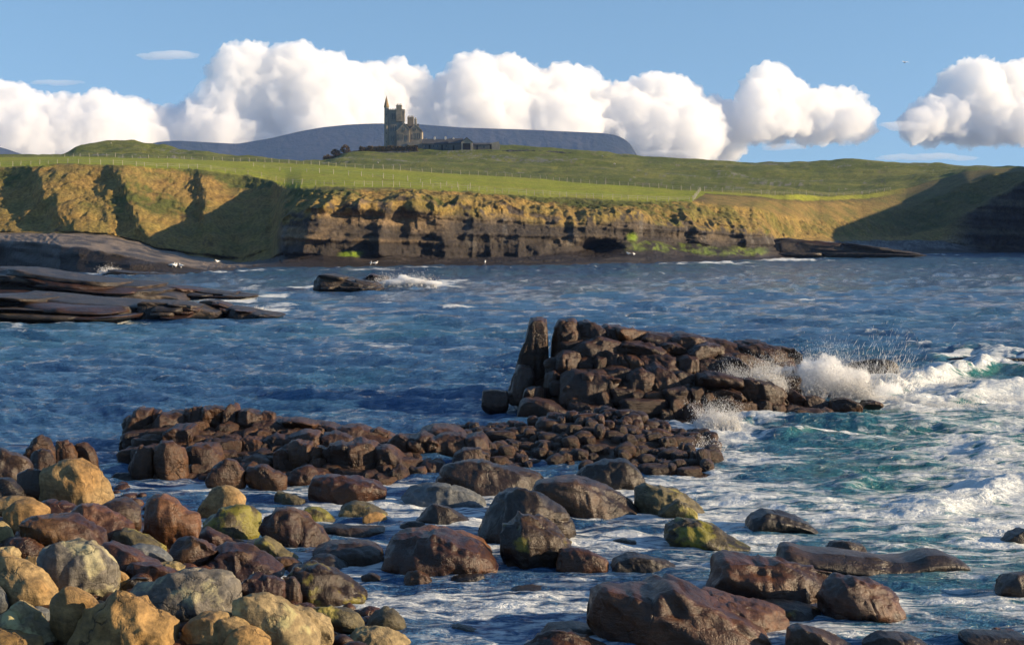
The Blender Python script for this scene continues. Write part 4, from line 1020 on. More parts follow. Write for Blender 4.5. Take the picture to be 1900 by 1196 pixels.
VIEWS['E'] = (200, 700, 2.5676)
LUMPS_D = {
 49.6: '500,230 510,120 560,95 610,115 640,150 620,220|610,200 615,125 660,112 710,125 720,160 700,200|700,200 705,120 770,122 840,140 880,165 870,210|800,190 830,135 880,143 960,150 1000,170 990,210|930,210 935,160 1000,145 1070,160 1100,190 1080,220|1070,230 1100,165 1180,180 1250,195 1290,215 1270,250|1240,250 1245,185 1320,185 1400,205 1440,235 1430,280 1300,260|1410,290 1418,225 1440,208 1480,212 1515,240 1505,290 1440,310',
 48.5: '500,290 520,210 560,180 620,165 700,190 740,240 735,280|690,270 700,200 740,182 800,185 880,210 895,265|870,270 890,205 930,190 980,205 1010,240 1000,275|1000,270 1015,220 1050,198 1090,190 1150,205 1165,265|640,240 660,200 720,205 760,235 740,262|1150,290 1170,235 1250,240 1330,260 1400,290 1380,330 1200,310',
 47.5: '528,320 534,268 600,262 612,320 580,332|600,325 605,245 650,230 710,245 725,290 715,322|715,310 722,255 780,250 820,285 815,312|800,310 805,245 880,235 940,250 975,290 970,328 880,325|958,325 970,262 1000,248 1040,250 1062,285 1055,325|1040,335 1052,285 1080,262 1130,255 1170,290 1165,340|1158,335 1165,268 1190,258 1230,258 1275,295 1278,338',
 46.1: '640,520 645,400 670,345 710,312 750,318 772,370 765,500|742,480 745,325 800,303 850,325 865,400 855,480|838,530 835,320 880,298 940,330 965,400 985,480 965,548|942,520 950,340 985,320 1040,335 1085,365 1118,420 1128,490 1060,525|1060,400 1070,325 1120,314 1180,325 1235,345 1245,400|540,350 545,320 620,310 660,330 640,380 560,380',
 45.7: '1108,500 1108,400 1150,385 1200,390 1245,415 1258,505|1195,400 1215,355 1255,345 1310,355 1340,385 1330,420|1235,510 1240,410 1290,395 1350,400 1390,440 1402,505 1320,518|1318,420 1340,372 1380,372 1425,398 1455,450 1452,498 1400,508 1370,440',
}
LUMPS_E = {
 38.2: '88,400 92,300 115,205 150,165 200,168 205,260 195,400|195,350 200,168 245,168 252,235 250,350|250,270 262,200 290,172 360,175 400,220 405,262|368,210 370,155 400,152 405,215|398,300 402,165 435,152 462,158 490,205 496,300|466,210 470,146 530,140 568,155 570,212|495,300 494,205 560,198 572,300|562,285 570,170 600,135 620,150 618,180 660,210 655,285|630,215 640,160 680,158 735,185 728,228|738,205 742,165 790,168 797,205|715,255 730,208 800,198 880,222 895,255|850,225 853,193 920,195 990,215 980,240|985,265 995,218 1060,225 1098,245 1085,275|930,290 940,240 980,225 1035,240 1045,300|1098,285 1110,235 1190,230 1245,250 1240,285|1155,310 1170,262 1280,260 1355,290 1340,320|1245,275 1285,245 1335,262 1330,282|1505,290 1515,250 1560,234 1640,240 1690,272 1680,290',
 36.4: '285,340 292,258 330,238 400,240 408,325|405,340 412,290 470,290 470,345|522,400 522,330 555,292 610,285 640,315 640,400|636,370 645,290 720,292 745,335 740,380|742,390 742,300 790,275 870,300 878,385|870,350 872,285 930,265 990,275 1010,320 1000,350|1036,345 1040,280 1090,272 1145,290 1160,345|1330,365 1345,305 1385,275 1445,290 1445,365|1436,370 1440,300 1500,270 1565,305 1570,370|1560,370 1565,300 1600,278 1680,280 1735,320 1740,380|1715,380 1720,290 1780,275 1815,320 1840,375|1590,400 1595,335 1640,318 1670,350 1670,400',
 34.7: '385,450 390,345 430,320 490,325 528,375 528,430 450,450|800,455 798,360 830,340 872,370 872,450|870,420 872,320 900,310 962,315 968,380 950,420|942,450 950,365 1000,330 1052,350 1050,440|1036,470 1040,360 1090,320 1160,325 1205,370 1208,485 1130,490|1180,480 1165,330 1205,308 1260,315 1295,350 1335,420 1345,508 1250,498|1285,400 1290,335 1345,328 1395,370 1432,430 1440,512 1360,510 1325,430|1422,510 1425,420 1450,392 1492,440 1498,512|1478,510 1482,440 1500,430 1530,490 1530,508|1488,500 1495,420 1530,400 1580,405 1600,440 1590,490|1655,400 1665,365 1700,345 1760,340 1805,375 1800,405|640,460 645,400 700,380 760,400 790,450',
}
for view, tab, root, org, mm in (('D', LUMPS_D, root_o, org_o, ('reefd', 'reefd', 'reef')), ('E', LUMPS_E, root_j, org_j, ('reef', 'reefd', 'reef'))):
    for D, ps in tab.items():
        for i, sp in enumerate(ps.split('|')):
            P = poly(view, sp); P = P.mean(0) + (P - P.mean(0)) * np.array([1.22, 1.12]); w = (P[:, 0].max() - P[:, 0].min()) * D / F
            put_rock('block', P, D, min(.62 * w + .1, 1.1), int(D * 31) + i * 7, RM[mm[i % 3]], parent=root, porigin=org, rough=.085, cuts=4, e=.36, pe=7, nu=42, nv=36, sink=12, fine=3.0)

# ------------------------------------------------------------- bedded shelves on the left
for lab, v, pts, D, dep in [
    ('rugged dark rock shelf reaching in from the left edge, upper one', 'F', '-160,555 -160,494 0,497 60,500 130,512 200,520 280,528 330,545 350,558 200,560 60,556', 128, 7),
    ('low dark tongue of rock at the right end of the upper shelf', 'F', '278,540 290,529 330,531 400,541 478,548 430,553 330,553', 134, 4),
    ('lower flat rock shelf at the left edge with white water spilling off it', 'F', '-160,592 -160,548 0,549 40,547 150,556 270,562 285,580 270,592 200,597 100,594 0,592', 101, 7),
    ('square ended dark block of rock on the lower shelf', 'F', '258,588 262,566 285,558 370,566 405,577 408,586 340,592 275,593', 99.5, 3),
    ('small dark block of rock standing right of the square ended one', 'F', '370,575 376,557 400,556 430,568 434,580 400,582', 103, 2),
    ('thin sloping ledge of rock with water running off it', 'F', '420,584 430,568 470,574 528,584 480,589 430,590', 102, 2.4),
    ('narrow dark rock just off the right end of the upper shelf', 'F', '412,550 416,543 440,541 478,548 450,554', 136, 2),
    ('wedge shaped island rock with a wave breaking over its right side', 'F', '583,538 590,513 600,508 650,515 700,526 712,534 690,539 600,539', 153, 4),
    ('smaller dark rock behind the wedge shaped island rock', 'F', '672,518 690,509 715,512 722,521 700,526 680,525', 160, 2.5),
    ('long low dark ledge pointing right below the pebble beach', 'F', '1370,478 1400,458 1450,442 1500,446 1600,455 1690,467 1720,473 1600,478 1440,482', 405, 5),
    ('low spray wetted ledge of rock in front of the sloping slab shore', 'F', '190,510 205,500 250,504 330,508 290,513 200,512', 219, 3)]:
    sh_ = put_rock('rock_shelf', poly(v, pts), D, dep, int(D * 7), RM['shelf'], label=lab, cat='rock shelf', rough=.07, cuts=3, e=.26, pe=6, nu=150, nv=64, sink=6, flat=True, fine=1.6)
    PP = poly(v, pts); rr = np.random.RandomState(int(D * 3)); so = np.array(sh_.location)
    x0, x1 = PP[:, 0].min(), PP[:, 0].max()
    for q in range(9 if x1 - x0 > 120 else 5):
        w_ = (x1 - x0) * rr.uniform(.22, .5); a_ = rr.uniform(x0 + 4, x1 - w_ - 4); xs_ = np.linspace(a_, a_ + w_, 7)
        t_, b_ = span(PP, xs_); f_ = rr.choice([-.03, .18, .42, .64]); th_ = rr.uniform(.16, .30)
        t2 = t_ + (b_ - t_) * f_ + rr.normal(size=7) * .5; b2 = t_ + (b_ - t_) * (f_ + th_) + .6
        P2 = np.vstack([np.stack([xs_, t2], -1), np.stack([xs_, b2], -1)[::-1]])
        put_rock('ledge', P2, D - dep * (.35 + .55 * f_), dep * rr.uniform(.45, .7), int(D * 5) + q, RM[rr.choice(['shelf', 'reefd', 'shelf'])], parent=sh_, porigin=so, rough=.09, cuts=3, e=.25, pe=7, nu=56, nv=32, sink=1, flat=True, fine=1.5)
# ------------------------------------------------------------- castle, cottages, walls, hedges, fences
def masonry(name, c1, c2, scale=2.0, rough=.9):
    m, nt, o = nodes(name); g = NT(nt)
    p = g.n('TexCoord').outputs['Object']
    c = g.mix(g.ramp(g.noise(scale, 6, .65, p), [(.35, 0), (.65, 1)]), c1, c2)
    c = g.mix(1.0, c, g.ramp(g.noise(scale * .2, 3, .6, p), [(.3, .7), (.7, 1.25)]), 'MULTIPLY')
    pb = g.n('BsdfPrincipled', ins={'Base Color': c, 'Roughness': rough, 'Specular IOR Level': .2, 'Normal': g.bump(g.noise(scale * 1.5, 4, .6, p), .5, .15)})
    g.l(pb.outputs[0], o.inputs[0]); return m
def flatm(name, c, rough=.6, spec=.3):
    m, nt, o = nodes(name); g = NT(nt)
    p = g.n('TexCoord').outputs['Object']
    cc = g.mix(1.0, tuple(c) + (1,), g.ramp(g.noise(4, 4, .6, p), [(.3, .8), (.7, 1.2)]), 'MULTIPLY')
    pb = g.n('BsdfPrincipled', ins={'Base Color': cc, 'Roughness': rough, 'Specular IOR Level': spec}); g.l(pb.outputs[0], o.inputs[0]); return m
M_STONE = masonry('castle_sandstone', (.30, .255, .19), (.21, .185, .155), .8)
M_STONE2 = masonry('castle_shaded_ashlar', (.26, .235, .20), (.18, .17, .155), .8)  # darker, cooler copy of the castle stone, shade put into its colour
M_TRIM = masonry('dressed_stone', (.34, .30, .23), (.26, .23, .18), 1.5)
M_SLATE = masonry('roof_slate', (.06, .062, .07), (.09, .09, .095), 1.2, .7)
M_SPIRE = masonry('spire_stone', (.30, .21, .11), (.24, .17, .10), 1.0)
M_GLASS = flatm('window_glass', (.02, .025, .035), .15, .6)
M_WHITE = flatm('lime_render', (.55, .53, .48), .9)
M_WALLG = masonry('field_wall_stone', (.16, .15, .13), (.09, .09, .085), .6)
M_DOOR = flatm('dark_opening', (.012, .012, .012), .9)

class MBx:
    def __init__(s): s.V = []; s.F = []
    def add(s, V, Fs):
        n = len(s.V); s.V += [tuple(v) for v in V]; s.F += [tuple(i + n for i in f) for f in Fs]
    def box(s, x0, x1, y0, y1, z0, z1):
        s.add([(x0, y0, z0), (x1, y0, z0), (x1, y1, z0), (x0, y1, z0), (x0, y0, z1), (x1, y0, z1), (x1, y1, z1), (x0, y1, z1)],
              [(3, 2, 1, 0), (4, 5, 6, 7), (0, 1, 5, 4), (1, 2, 6, 5), (2, 3, 7, 6), (3, 0, 4, 7)])
    def prism(s, pts, y0, y1):
        """pts: outline in x,z seen from the front, counter clockwise"""
        n = len(pts)
        s.add([(x, y0, z) for x, z in pts] + [(x, y1, z) for x, z in pts],
              [tuple(range(n)), tuple(range(2 * n - 1, n - 1, -1))] + [(i, i + n, (i + 1) % n + n, (i + 1) % n) for i in range(n)])
    def sideprism(s, pts, x0, x1):
        """pts: outline in y,z"""
        n = len(pts)
        s.add([(x0, y, z) for y, z in pts] + [(x1, y, z) for y, z in pts],
              [tuple(range(n)), tuple(range(2 * n - 1, n - 1, -1))] + [(i, i + n, (i + 1) % n + n, (i + 1) % n) for i in range(n)])
    def cyl(s, x, y, z0, z1, r0, r1, n=10):
        a = [2 * math.pi * i / n for i in range(n)]
        V = [(x + r0 * math.cos(t), y + r0 * math.sin(t), z0) for t in a] + [(x + r1 * math.cos(t), y + r1 * math.sin(t), z1) for t in a]
        s.add(V, [tuple(range(n - 1, -1, -1)), tuple(range(n, 2 * n))] + [(i, (i + 1) % n, (i + 1) % n + n, i + n) for i in range(n)])
    def build(s, name, mat, parent=None, **kw):
        me = bpy.data.meshes.new(name); me.from_pydata(s.V, [], s.F); me.update()
        bm = bmesh.new(); bm.from_mesh(me); bmesh.ops.recalc_face_normals(bm, faces=bm.faces[:]); bm.to_mesh(me); bm.free()
        me.materials.append(mat)
        return link(name, me, parent=parent, **kw)

def root_at(name, loc, label, cat, group=None):
    o = bpy.data.objects.new(name, None); COL.objects.link(o); o.location = loc
    o['label'] = label; o['category'] = cat
    if group: o['group'] = group
    return o

CDi = 868.0                                     # distance of the castle
KX = CDi / F
def lx(px): return (px - 750) * KX              # castle frame: metres right of column 750
_, _, zb_ = at(750, 271, CDi); ZB = float(zb_)
def lz(py): return (271 - py) * KX
ox_, oy_, oz_ = at(750, 271, CDi)
castle = root_at('castle', (float(ox_), CDi, ZB), 'stone castle with a spired turret, tall tower and steep gables on the hilltop', 'castle')
def cbox(name, a, b, t, bo, y0, y1, mat):
    m = MBx(); m.box(lx(a), lx(b), y0, y1, lz(bo), lz(t)); return m.build(name, mat, castle)
# tower and the stair turret with its spire
cbox('tower', 721, 748, 204.5, 276, 0, 9, M_STONE2)
m = MBx(); m.cyl(lx(717.3), 1.2, lz(276), lz(199), 1.5, 1.35, 12)
turret = m.build('turret', M_STONE, castle)
m = MBx(); m.cyl(lx(717.3), 1.2, lz(200.5), lz(199), 1.4, 1.75, 12); m.build('cornice', M_TRIM, turret)
m = MBx(); m.cyl(lx(717.3), 1.2, lz(199), lz(179), 1.7, .05, 12); m.build('spire', M_SPIRE, turret)
m = MBx()
for i in range(9):
    a = 721.5 + i * 2.95
    m.box(lx(a), lx(a + 1.7), -.12, .5, lz(204.5), lz(202.6))
m.box(lx(720.9), lx(748.2), -.14, 9.1, lz(206), lz(204.4))
m.build('parapet', M_TRIM, castle)
cbox('corner_turret', 745.5, 751, 204, 226, -.5, 3.0, M_STONE)
m = MBx(); m.box(lx(745.2), lx(751.4), -.65, 3.1, lz(210), lz(204)); m.box(lx(746.3), lx(750.5), -.3, 2.5, lz(231), lz(226)); m.build('corbel', M_STONE2, castle)
def stack(a, b, t, bo, y0, y1, pots):
    c = cbox('chimney', a, b, t, bo, y0, y1, M_STONE)
    m = MBx(); m.box(lx(a - .5), lx(b + .5), y0 - .15, y1 + .15, lz(t + 1.2), lz(t)); m.build('chimney_cap', M_TRIM, c)
    for i in range(pots):
        px = a + (b - a) * (i + .5) / pots
        m = MBx(); m.cyl(lx(px), (y0 + y1) / 2, lz(t), lz(t - 3.2), .36, .26, 8); m.build('chimney_pot', M_STONE, c)
stack(735.8, 745.8, 196.5, 226, -1.0, 2.5, 3)
stack(755, 766.5, 217, 240, 5, 8, 4)
stack(768.5, 772.5, 221, 240, 1.5, 4, 1)
# gabled ranges
def gable(ap, apy, le, ley, ri, riy, bo, y0, y1):
    w = MBx(); w.prism([(lx(le), lz(bo)), (lx(ri), lz(bo)), (lx(ri), lz(riy)), (lx(ap), lz(apy)), (lx(le), lz(ley))], y0, y1)
    wo = w.build('gable_wall', M_STONE, castle)
    r = MBx(); t = .35
    r.prism([(lx(le) - .25, lz(ley) - .2), (lx(ap), lz(apy) + .05), (lx(ap), lz(apy) + .05 + t), (lx(le) - .25, lz(ley) + t - .2)], y0 + .45, y1 + .2)
    r.prism([(lx(ap), lz(apy) + .05), (lx(ri) + .25, lz(riy) - .2), (lx(ri) + .25, lz(riy) + t - .2), (lx(ap), lz(apy) + .05 + t)], y0 + .46, y1 + .21)
    r.build('roof', M_SLATE, castle)
    k = MBx()
    k.prism([(lx(le) - .3, lz(ley) - .1), (lx(ap), lz(apy)), (lx(ap), lz(apy) + .6), (lx(le) - .3, lz(ley) + .5)], y0 - .1, y0 + .44)
    k.prism([(lx(ap), lz(apy)), (lx(ri) + .3, lz(riy) - .1), (lx(ri) + .3, lz(riy) + .5), (lx(ap), lz(apy) + .6)], y0 - .101, y0 + .441)
    k.build('gable_coping', M_TRIM, wo)
gable(751, 231, 737, 245.5, 760.2, 242, 276, -3.2, 10)
gable(771, 232.5, 760.4, 242.5, 783, 244, 276, -1.6, 11)
m = MBx(); m.sideprism([(2, lz(243)), (10, lz(243)), (6, lz(229))], lx(748), lx(776)); m.build('roof', M_SLATE, castle)
def win(a, b, t, bo, y, frame=True):
    m = MBx(); m.box(lx(a), lx(b), y - .04, y + .3, lz(bo), lz(t)); w = m.build('window', M_GLASS, castle)
    m = MBx(); q = .16
    m.box(lx(a) - q, lx(b) + q, y - .12, y + .1, lz(t), lz(t) + q); m.box(lx(a) - q, lx(b) + q, y - .14, y + .1, lz(bo) - q, lz(bo))
    m.box(lx(a) - q, lx(a), y - .11, y + .1, lz(bo), lz(t)); m.box(lx(b), lx(b) + q, y - .11, y + .1, lz(bo), lz(t))
    xm = (lx(a) + lx(b)) / 2; m.box(xm - .06, xm + .06, y - .1, y + .05, lz(bo), lz(t))
    m.build('window_frame', M_TRIM, w)
for a, b, t, bo in ((727, 729.6, 211, 222), (730.4, 733, 211, 222), (724.5, 727, 233, 244), (728.5, 731, 233, 244), (732.5, 734.8, 233, 244), (725, 727.5, 252, 262), (729.5, 732, 252, 262)):
    win(a, b, t, bo, 0)
for a, b, t, bo in ((742, 744.2, 250, 260), (745.8, 748, 250, 260), (750, 752.4, 238, 244), (754.5, 757, 252, 262)):
    win(a, b, t, bo, -3.2)
for a, b, t, bo in ((770.5, 773, 248, 258), (774, 776.4, 248, 258), (777.4, 779.8, 248, 258), (763.5, 765.8, 250, 259), (769.5, 772, 238, 243)):
    win(a, b, t, bo, -1.6)
for z_, s_ in ((212, 1), (228, 1), (246, 1), (262, 1)):
    m = MBx(); m.box(lx(716.7), lx(718.0), -.38, -.1, lz(z_ + 3), lz(z_)); m.build('slit_window', M_GLASS, turret)
# low porch wing in front right
m = MBx(); m.prism([(lx(757), lz(276)), (lx(792), lz(276)), (lx(792), lz(258)), (lx(769), lz(264)), (lx(757), lz(266))], -5.5, -3.3); m.build('porch', M_STONE, castle)

# stable cottages
def cottage(label, a, b, eave, ridge, base, D, dep, wallm, ends=None, wins=(), chims=(), gabled=False):
    k = D / F
    X0, _, Z0 = at((a + b) / 2, base, D)
    r = root_at('cottage', (float(X0), D, float(Z0)), label, 'cottage', 'low farm buildings right of the castle')
    w = (b - a) * k; h = (base - eave) * k; hr = (base - ridge) * k
    def px(p): return (p - (a + b) / 2) * k
    if gabled:
        m = MBx(); m.prism([(-w / 2, -1.5), (w / 2, -1.5), (w / 2, h), (0, hr), (-w / 2, h)], 0, dep); m.build('wall', wallm, r)
        m = MBx(); m.prism([(-w / 2 - .35, h - .3), (0, hr), (0, hr + .35), (-w / 2 - .35, h + .1)], -.3, dep + .3)
        m.prism([(0, hr), (w / 2 + .35, h - .3), (w / 2 + .35, h + .1), (0, hr + .35)], -.31, dep + .31); m.build('roof', M_SLATE, r)
    else:
        m = MBx(); m.box(-w / 2, w / 2, 0, dep, -1.5, h); m.build('wall', wallm, r)
        m = MBx(); m.sideprism([(-.4, h - .1), (dep + .4, h - .1), (dep / 2, hr)], -w / 2 - .3, w / 2 + .3); m.build('roof', M_SLATE, r)
    for c0, c1, t, bo in wins:
        m = MBx(); m.box(px(c0), px(c1), -.05, .3, (base - bo) * k, (base - t) * k); m.build('window' if bo < base - 1.5 else 'door', M_GLASS if bo < base - 1.5 else M_DOOR, r)
    for c0, t in chims:
        m = MBx(); m.box(px(c0) - .5, px(c0) + .5, dep / 2 - .6, dep / 2 + .6, hr - 1.0, (base - t) * k); c = m.build('chimney', M_WHITE, r)
        m = MBx(); m.cyl(px(c0), dep / 2, (base - t) * k, (base - t) * k + .5, .25, .2, 8); m.build('chimney_pot', M_TRIM, c)
    return r
cottage('long slate roofed cottage with two white chimneys beside the castle', 784, 834, 266.5, 257.5, 279, 856, 7, M_WALLG, wins=((789, 791, 269, 273), (796, 798.5, 269, 279), (803, 805, 269, 273), (811, 813, 269, 273), (819, 821.5, 269, 279), (827, 829, 269, 273)), chims=((806, 254), (826, 253.5)))
cottage('dark slate roofed shed between the long cottage and the lit gable', 833, 858, 266, 256.5, 279, 852, 7, M_WALLG, wins=((840, 843, 270, 279),), chims=((841, 256),))
cottage('barn with a sunlit gable end and a wide dark opening', 856, 876, 264, 256, 279, 848, 9, M_TRIM, wins=((859, 873, 266, 279),), gabled=True)
cottage('low roofless stone building at the right end of the farm buildings', 878, 912, 268, 264.5, 278, 850, 6, M_WALLG, wins=((884, 887, 270, 278), (897, 899, 271, 275)))
k = 850 / F; X0, _, Z0 = at(918, 277, 850)
m = MBx(); m.prism([(-9 * k, -1.5), (8 * k, -1.5), (10 * k, 8 * k), (7 * k, 14 * k), (-9 * k, 11 * k)], 0, .8)
m.build('broken_wall', M_TRIM, label='broken sunlit end wall right of the low roofless building', cat='wall', loc=(float(X0), 850, float(Z0)))

# long garden wall below the castle, built as a ribbon that follows the hill
def ribbon(name, pts, D, th, h_px, mat, label, cat, seed, wob=.3):
    pts = np.array(pts, float); n = 90
    xs = np.linspace(pts[0, 0], pts[-1, 0], n); yb = np.interp(xs, pts[:, 0], pts[:, 1])
    k = D / F; x0, _, z0 = at(xs, yb, D); x0 = np.array(x0); z0 = np.array(z0)
    h = h_px * k * (1 + wob * fbm(xs / 6, xs * 0, None, 3, seed))
    rows = np.stack([np.stack([x0, 0 * x0, z0 - 2.5], -1), np.stack([x0, 0 * x0, z0 + h * .5], -1), np.stack([x0, 0 * x0 + th * .1, z0 + h], -1),
                     np.stack([x0, 0 * x0 + th * .9, z0 + h], -1), np.stack([x0, 0 * x0 + th, z0 - 2.5], -1)], 0)
    rows[1, :, 1] -= .3 * fbm(xs / 3, xs * 0, None, 2, seed + 2)
    c = np.array([x0.mean(), 0, z0.mean()])
    me = mesh_from(name, (rows - c).reshape(-1, 3), grid_faces(5, n), mat=mat, smooth=False)
    return link(name, me, label=label, cat=cat, loc=(c[0], D, c[2]))
ribbon('garden_wall', [(655, 290), (720, 289), (800, 288.5), (900, 287)], 842, .8, 8, M_WALLG, 'long grey stone garden wall below the castle hedge', 'wall', 1, .12)
ribbon('field_wall', [(900, 288), (960, 285), (1010, 287), (1060, 291)], 838, .8, 7, M_WALLG, 'grass topped field wall running right from the garden wall', 'wall', 2, .35)

# foliage from many small leaf clumps
def leafm(name, c1, c2):
    m, nt, o = nodes(name); g = NT(nt)
    p = g.n('NewGeometry').outputs['Position']
    c = g.mix(g.ramp(g.noise(1.2, 4, .6, p), [(.35, 0), (.65, 1)]), c1, c2)
    pb = g.n('BsdfPrincipled', ins={'Base Color': c, 'Roughness': .8, 'Specular IOR Level': .15}); g.l(pb.outputs[0], o.inputs[0]); return m
M_HEDGE = leafm('hedge_leaves', (.06, .05, .018), (.12, .075, .025))
M_BUSH = leafm('bush_leaves', (.05, .04, .014), (.13, .075, .022))
M_TWIG = flatm('bark', (.06, .045, .03), .9)
def clumps(name, cx, cz, rx, ry, rz, n, s, mat, seed, parent):
    rs = np.random.RandomState(seed)
    q = rs.normal(size=(n, 3)); q /= np.linalg.norm(q, axis=1, keepdims=True); q *= rs.uniform(.35, 1, (n, 1)) ** .5
    ctr = q * np.array([rx, ry, rz]) + np.array([cx, 0, cz])
    ctr[:, 2] += .25 * rz * vnoise(ctr[:, 0] * .7, ctr[:, 1] * .7, None, seed)
    V = []; Fc = []
    for i in range(n):
        a = rs.normal(size=(4, 3)) * s * rs.uniform(.6, 1.5)
        V.append(ctr[i] + a); b = 4 * i; Fc += [(b, b + 1, b + 2), (b, b + 2, b + 3), (b, b + 3, b + 1), (b + 1, b + 3, b + 2)]
    me = mesh_from(name, np.vstack(V), np.array(Fc), smooth=False, mat=mat)
    return link(name, me, parent=parent)
def bush(a, b, top, base, D, label, seed, n=500):
    k = D / F; X0, _, Z0 = at((a + b) / 2, base, D)
    r = root_at('bush', (float(X0), D, float(Z0)), label, 'bush')
    w = (b - a) * k / 2; h = (base - top) * k
    clumps('crown', 0, h * .6, w, w * .6, h * .5, n, .22, M_BUSH, seed, r)
    m = MBx()
    for i in range(3): m.cyl((i - 1) * w * .3, 0, -.8, h * .6, .14, .05, 6)
    m.build('trunk', M_TWIG, r)
bush(631, 650, 271, 286, 850, 'rounded brown bush on the skyline left of the castle hedge', 31)
bush(614, 632, 279, 290, 850, 'lower orange brown bush on the skyline at the left foot of the castle hill', 32)
bush(598, 616, 289, 300, 846, 'dark low bush at the far left end of the castle hill', 33, 300)
def hedge(pts, top_h, D, label, seed, n, mat):
    xs0, xs1 = pts[0][0], pts[-1][0]
    k = D / F; rs = np.random.RandomState(seed)
    V = []; Fc = []; X0, _, Z0 = at((xs0 + xs1) / 2, np.interp((xs0 + xs1) / 2, [p[0] for p in pts], [p[1] for p in pts]), D)
    o_ = np.array([float(X0), D, float(Z0)])
    for i in range(n):
        px = rs.uniform(xs0, xs1); pb_ = np.interp(px, [p[0] for p in pts], [p[1] for p in pts]); hh = rs.uniform(-1, 1) * .5 + .5
        hmax = top_h * (1 + .25 * float(fbm(np.array([px / 5.]), np.array([0.]), None, 3, seed)[0]))
        x, y, z = at(px, pb_ - hh * hmax, D + rs.uniform(-1, 1))
        a = rs.normal(size=(4, 3)) * .28
        V.append(np.array([float(x), float(y), float(z)]) - o_ + a); b = 4 * i; Fc += [(b, b + 1, b + 2), (b, b + 2, b + 3), (b, b + 3, b + 1), (b + 1, b + 3, b + 2)]
    me = mesh_from('hedge', np.vstack(V), np.array(Fc), smooth=False, mat=mat)
    link('hedge', me, label=label, cat='hedge', loc=tuple(o_))
hedge([(667, 283), (720, 281.5), (775, 281)], 10, 846, 'long clipped brown hedge in front of the castle', 41, 3200, M_HEDGE)
hedge([(600, 299), (630, 291), (668, 284)], 5, 846, 'dark sloping scrub hedge left of the clipped brown one', 42, 1500, M_BUSH)

# fences: posts of weathered pale wood joined by wire
M_POST = flatm('pale_fence_wood', (.42, .38, .30), .85)
M_WIRE = flatm('galvanised_wire', (.35, .35, .35), .5)
def post_mesh():
    bm = bmesh.new(); bmesh.ops.create_cone(bm, cap_ends=True, segments=6, radius1=.5, radius2=.42, depth=1.0)
    bmesh.ops.translate(bm, verts=bm.verts, vec=(0, 0, .5))
    bmesh.ops.create_cone(bm, cap_ends=True, segments=6, radius1=.42, radius2=.1, depth=.05)
    me = bpy.data.meshes.new('post'); bm.to_mesh(me); bm.free(); me.materials.append(M_POST); return me
PM = post_mesh()
# height of the finished coast sheet under a photograph column / mark
from mathutils.bvhtree import BVHTree
cm = bpy.data.objects['coast_terrain'].data
cv = np.empty(len(cm.vertices) * 3, np.float32); cm.vertices.foreach_get('co', cv); cv = cv.reshape(-1, 3)
cp = np.empty(len(cm.loops), np.int32); cm.loops.foreach_get('vertex_index', cp); cp = cp.reshape(-1, 4)
BV = BVHTree.FromPolygons(cv.tolist(), cp.tolist())
def drop(x, y, z):
    h = BV.ray_cast(Vector((float(x), float(y), float(z) + 12)), Vector((0, 0, -1)), 60)
    return h[0].z if h[0] is not None else float(z)
def fence(label, marks, step, hgt, rad, seed):
    rs = np.random.RandomState(seed)
    a, b = marks[0][0], marks[-1][0]
    pts = []
    px = a
    while px < b:
        j = np.interp(px, [m_[0] for m_ in marks], [m_[1] for m_ in marks])
        x, y, z = tpos(px, j); x, y, z = float(x[0]), float(y[0]), float(z[0])
        pts.append((x, y, drop(x, y, z)))
        px += step(px) * rs.uniform(.7, 1.3)
    r = root_at('fence', pts[len(pts) // 2], label, 'fence')
    o0 = Vector(pts[len(pts) // 2])
    for p in pts:
        o = bpy.data.objects.new('post', PM); COL.objects.link(o); o.parent = r
        o.location = Vector(p) - o0 + Vector((0, 0, -.15)); f = rs.uniform(.85, 1.25)
        o.scale = (rad * f, rad * f, hgt * f + .15); o.rotation_euler = (rs.normal() * .05, rs.normal() * .06, 0)
    m = MBx()
    for p, q in zip(pts[:-1], pts[1:]):
        p = Vector(p) - o0; q = Vector(q) - o0
        for zz in (.55, .95):
            w = .012
            m.add([p + Vector((0, 0, zz * hgt - w)), q + Vector((0, 0, zz * hgt - w)), q + Vector((0, 0, zz * hgt + w)), p + Vector((0, 0, zz * hgt + w)),
                   p + Vector((0, .02, zz * hgt - w)), q + Vector((0, .02, zz * hgt - w)), q + Vector((0, .02, zz * hgt + w)), p + Vector((0, .02, zz * hgt + w))],
                  [(0, 1, 2, 3), (7, 6, 5, 4), (3, 2, 6, 7), (0, 4, 5, 1)])
    m.build('wire', M_WIRE, r)
fence('long post and wire fence along the cliff edge up to the field corner', [(-20, 4.10), (300, 4.08), (560, 4.12), (700, 4.10), (1050, 4.08), (1285, 4.06)], lambda p: 21 if p < 600 else 17, 1.15, .11, 1)
fence('fence of closely set posts below the rounded green mound', [(120, 5.0), (480, 4.99), (640, 4.93), (900, 4.97)], lambda p: 17, 1.5, .16, 2)
fence('fence along the far edge of the bright green field, right part', [(905, 4.97), (1290, 4.98), (1660, 5.0)], lambda p: 15, 1.3, .14, 3)
fence('short fence climbing the field corner towards the dark hill', [(1286, 4.06), (1300, 4.95)], lambda p: 1.1, 1.2, .17, 4)
fence('fence crossing the middle of the bright green field', [(470, 4.62), (700, 4.42), (880, 4.16)], lambda p: 24, 1.2, .17, 5)

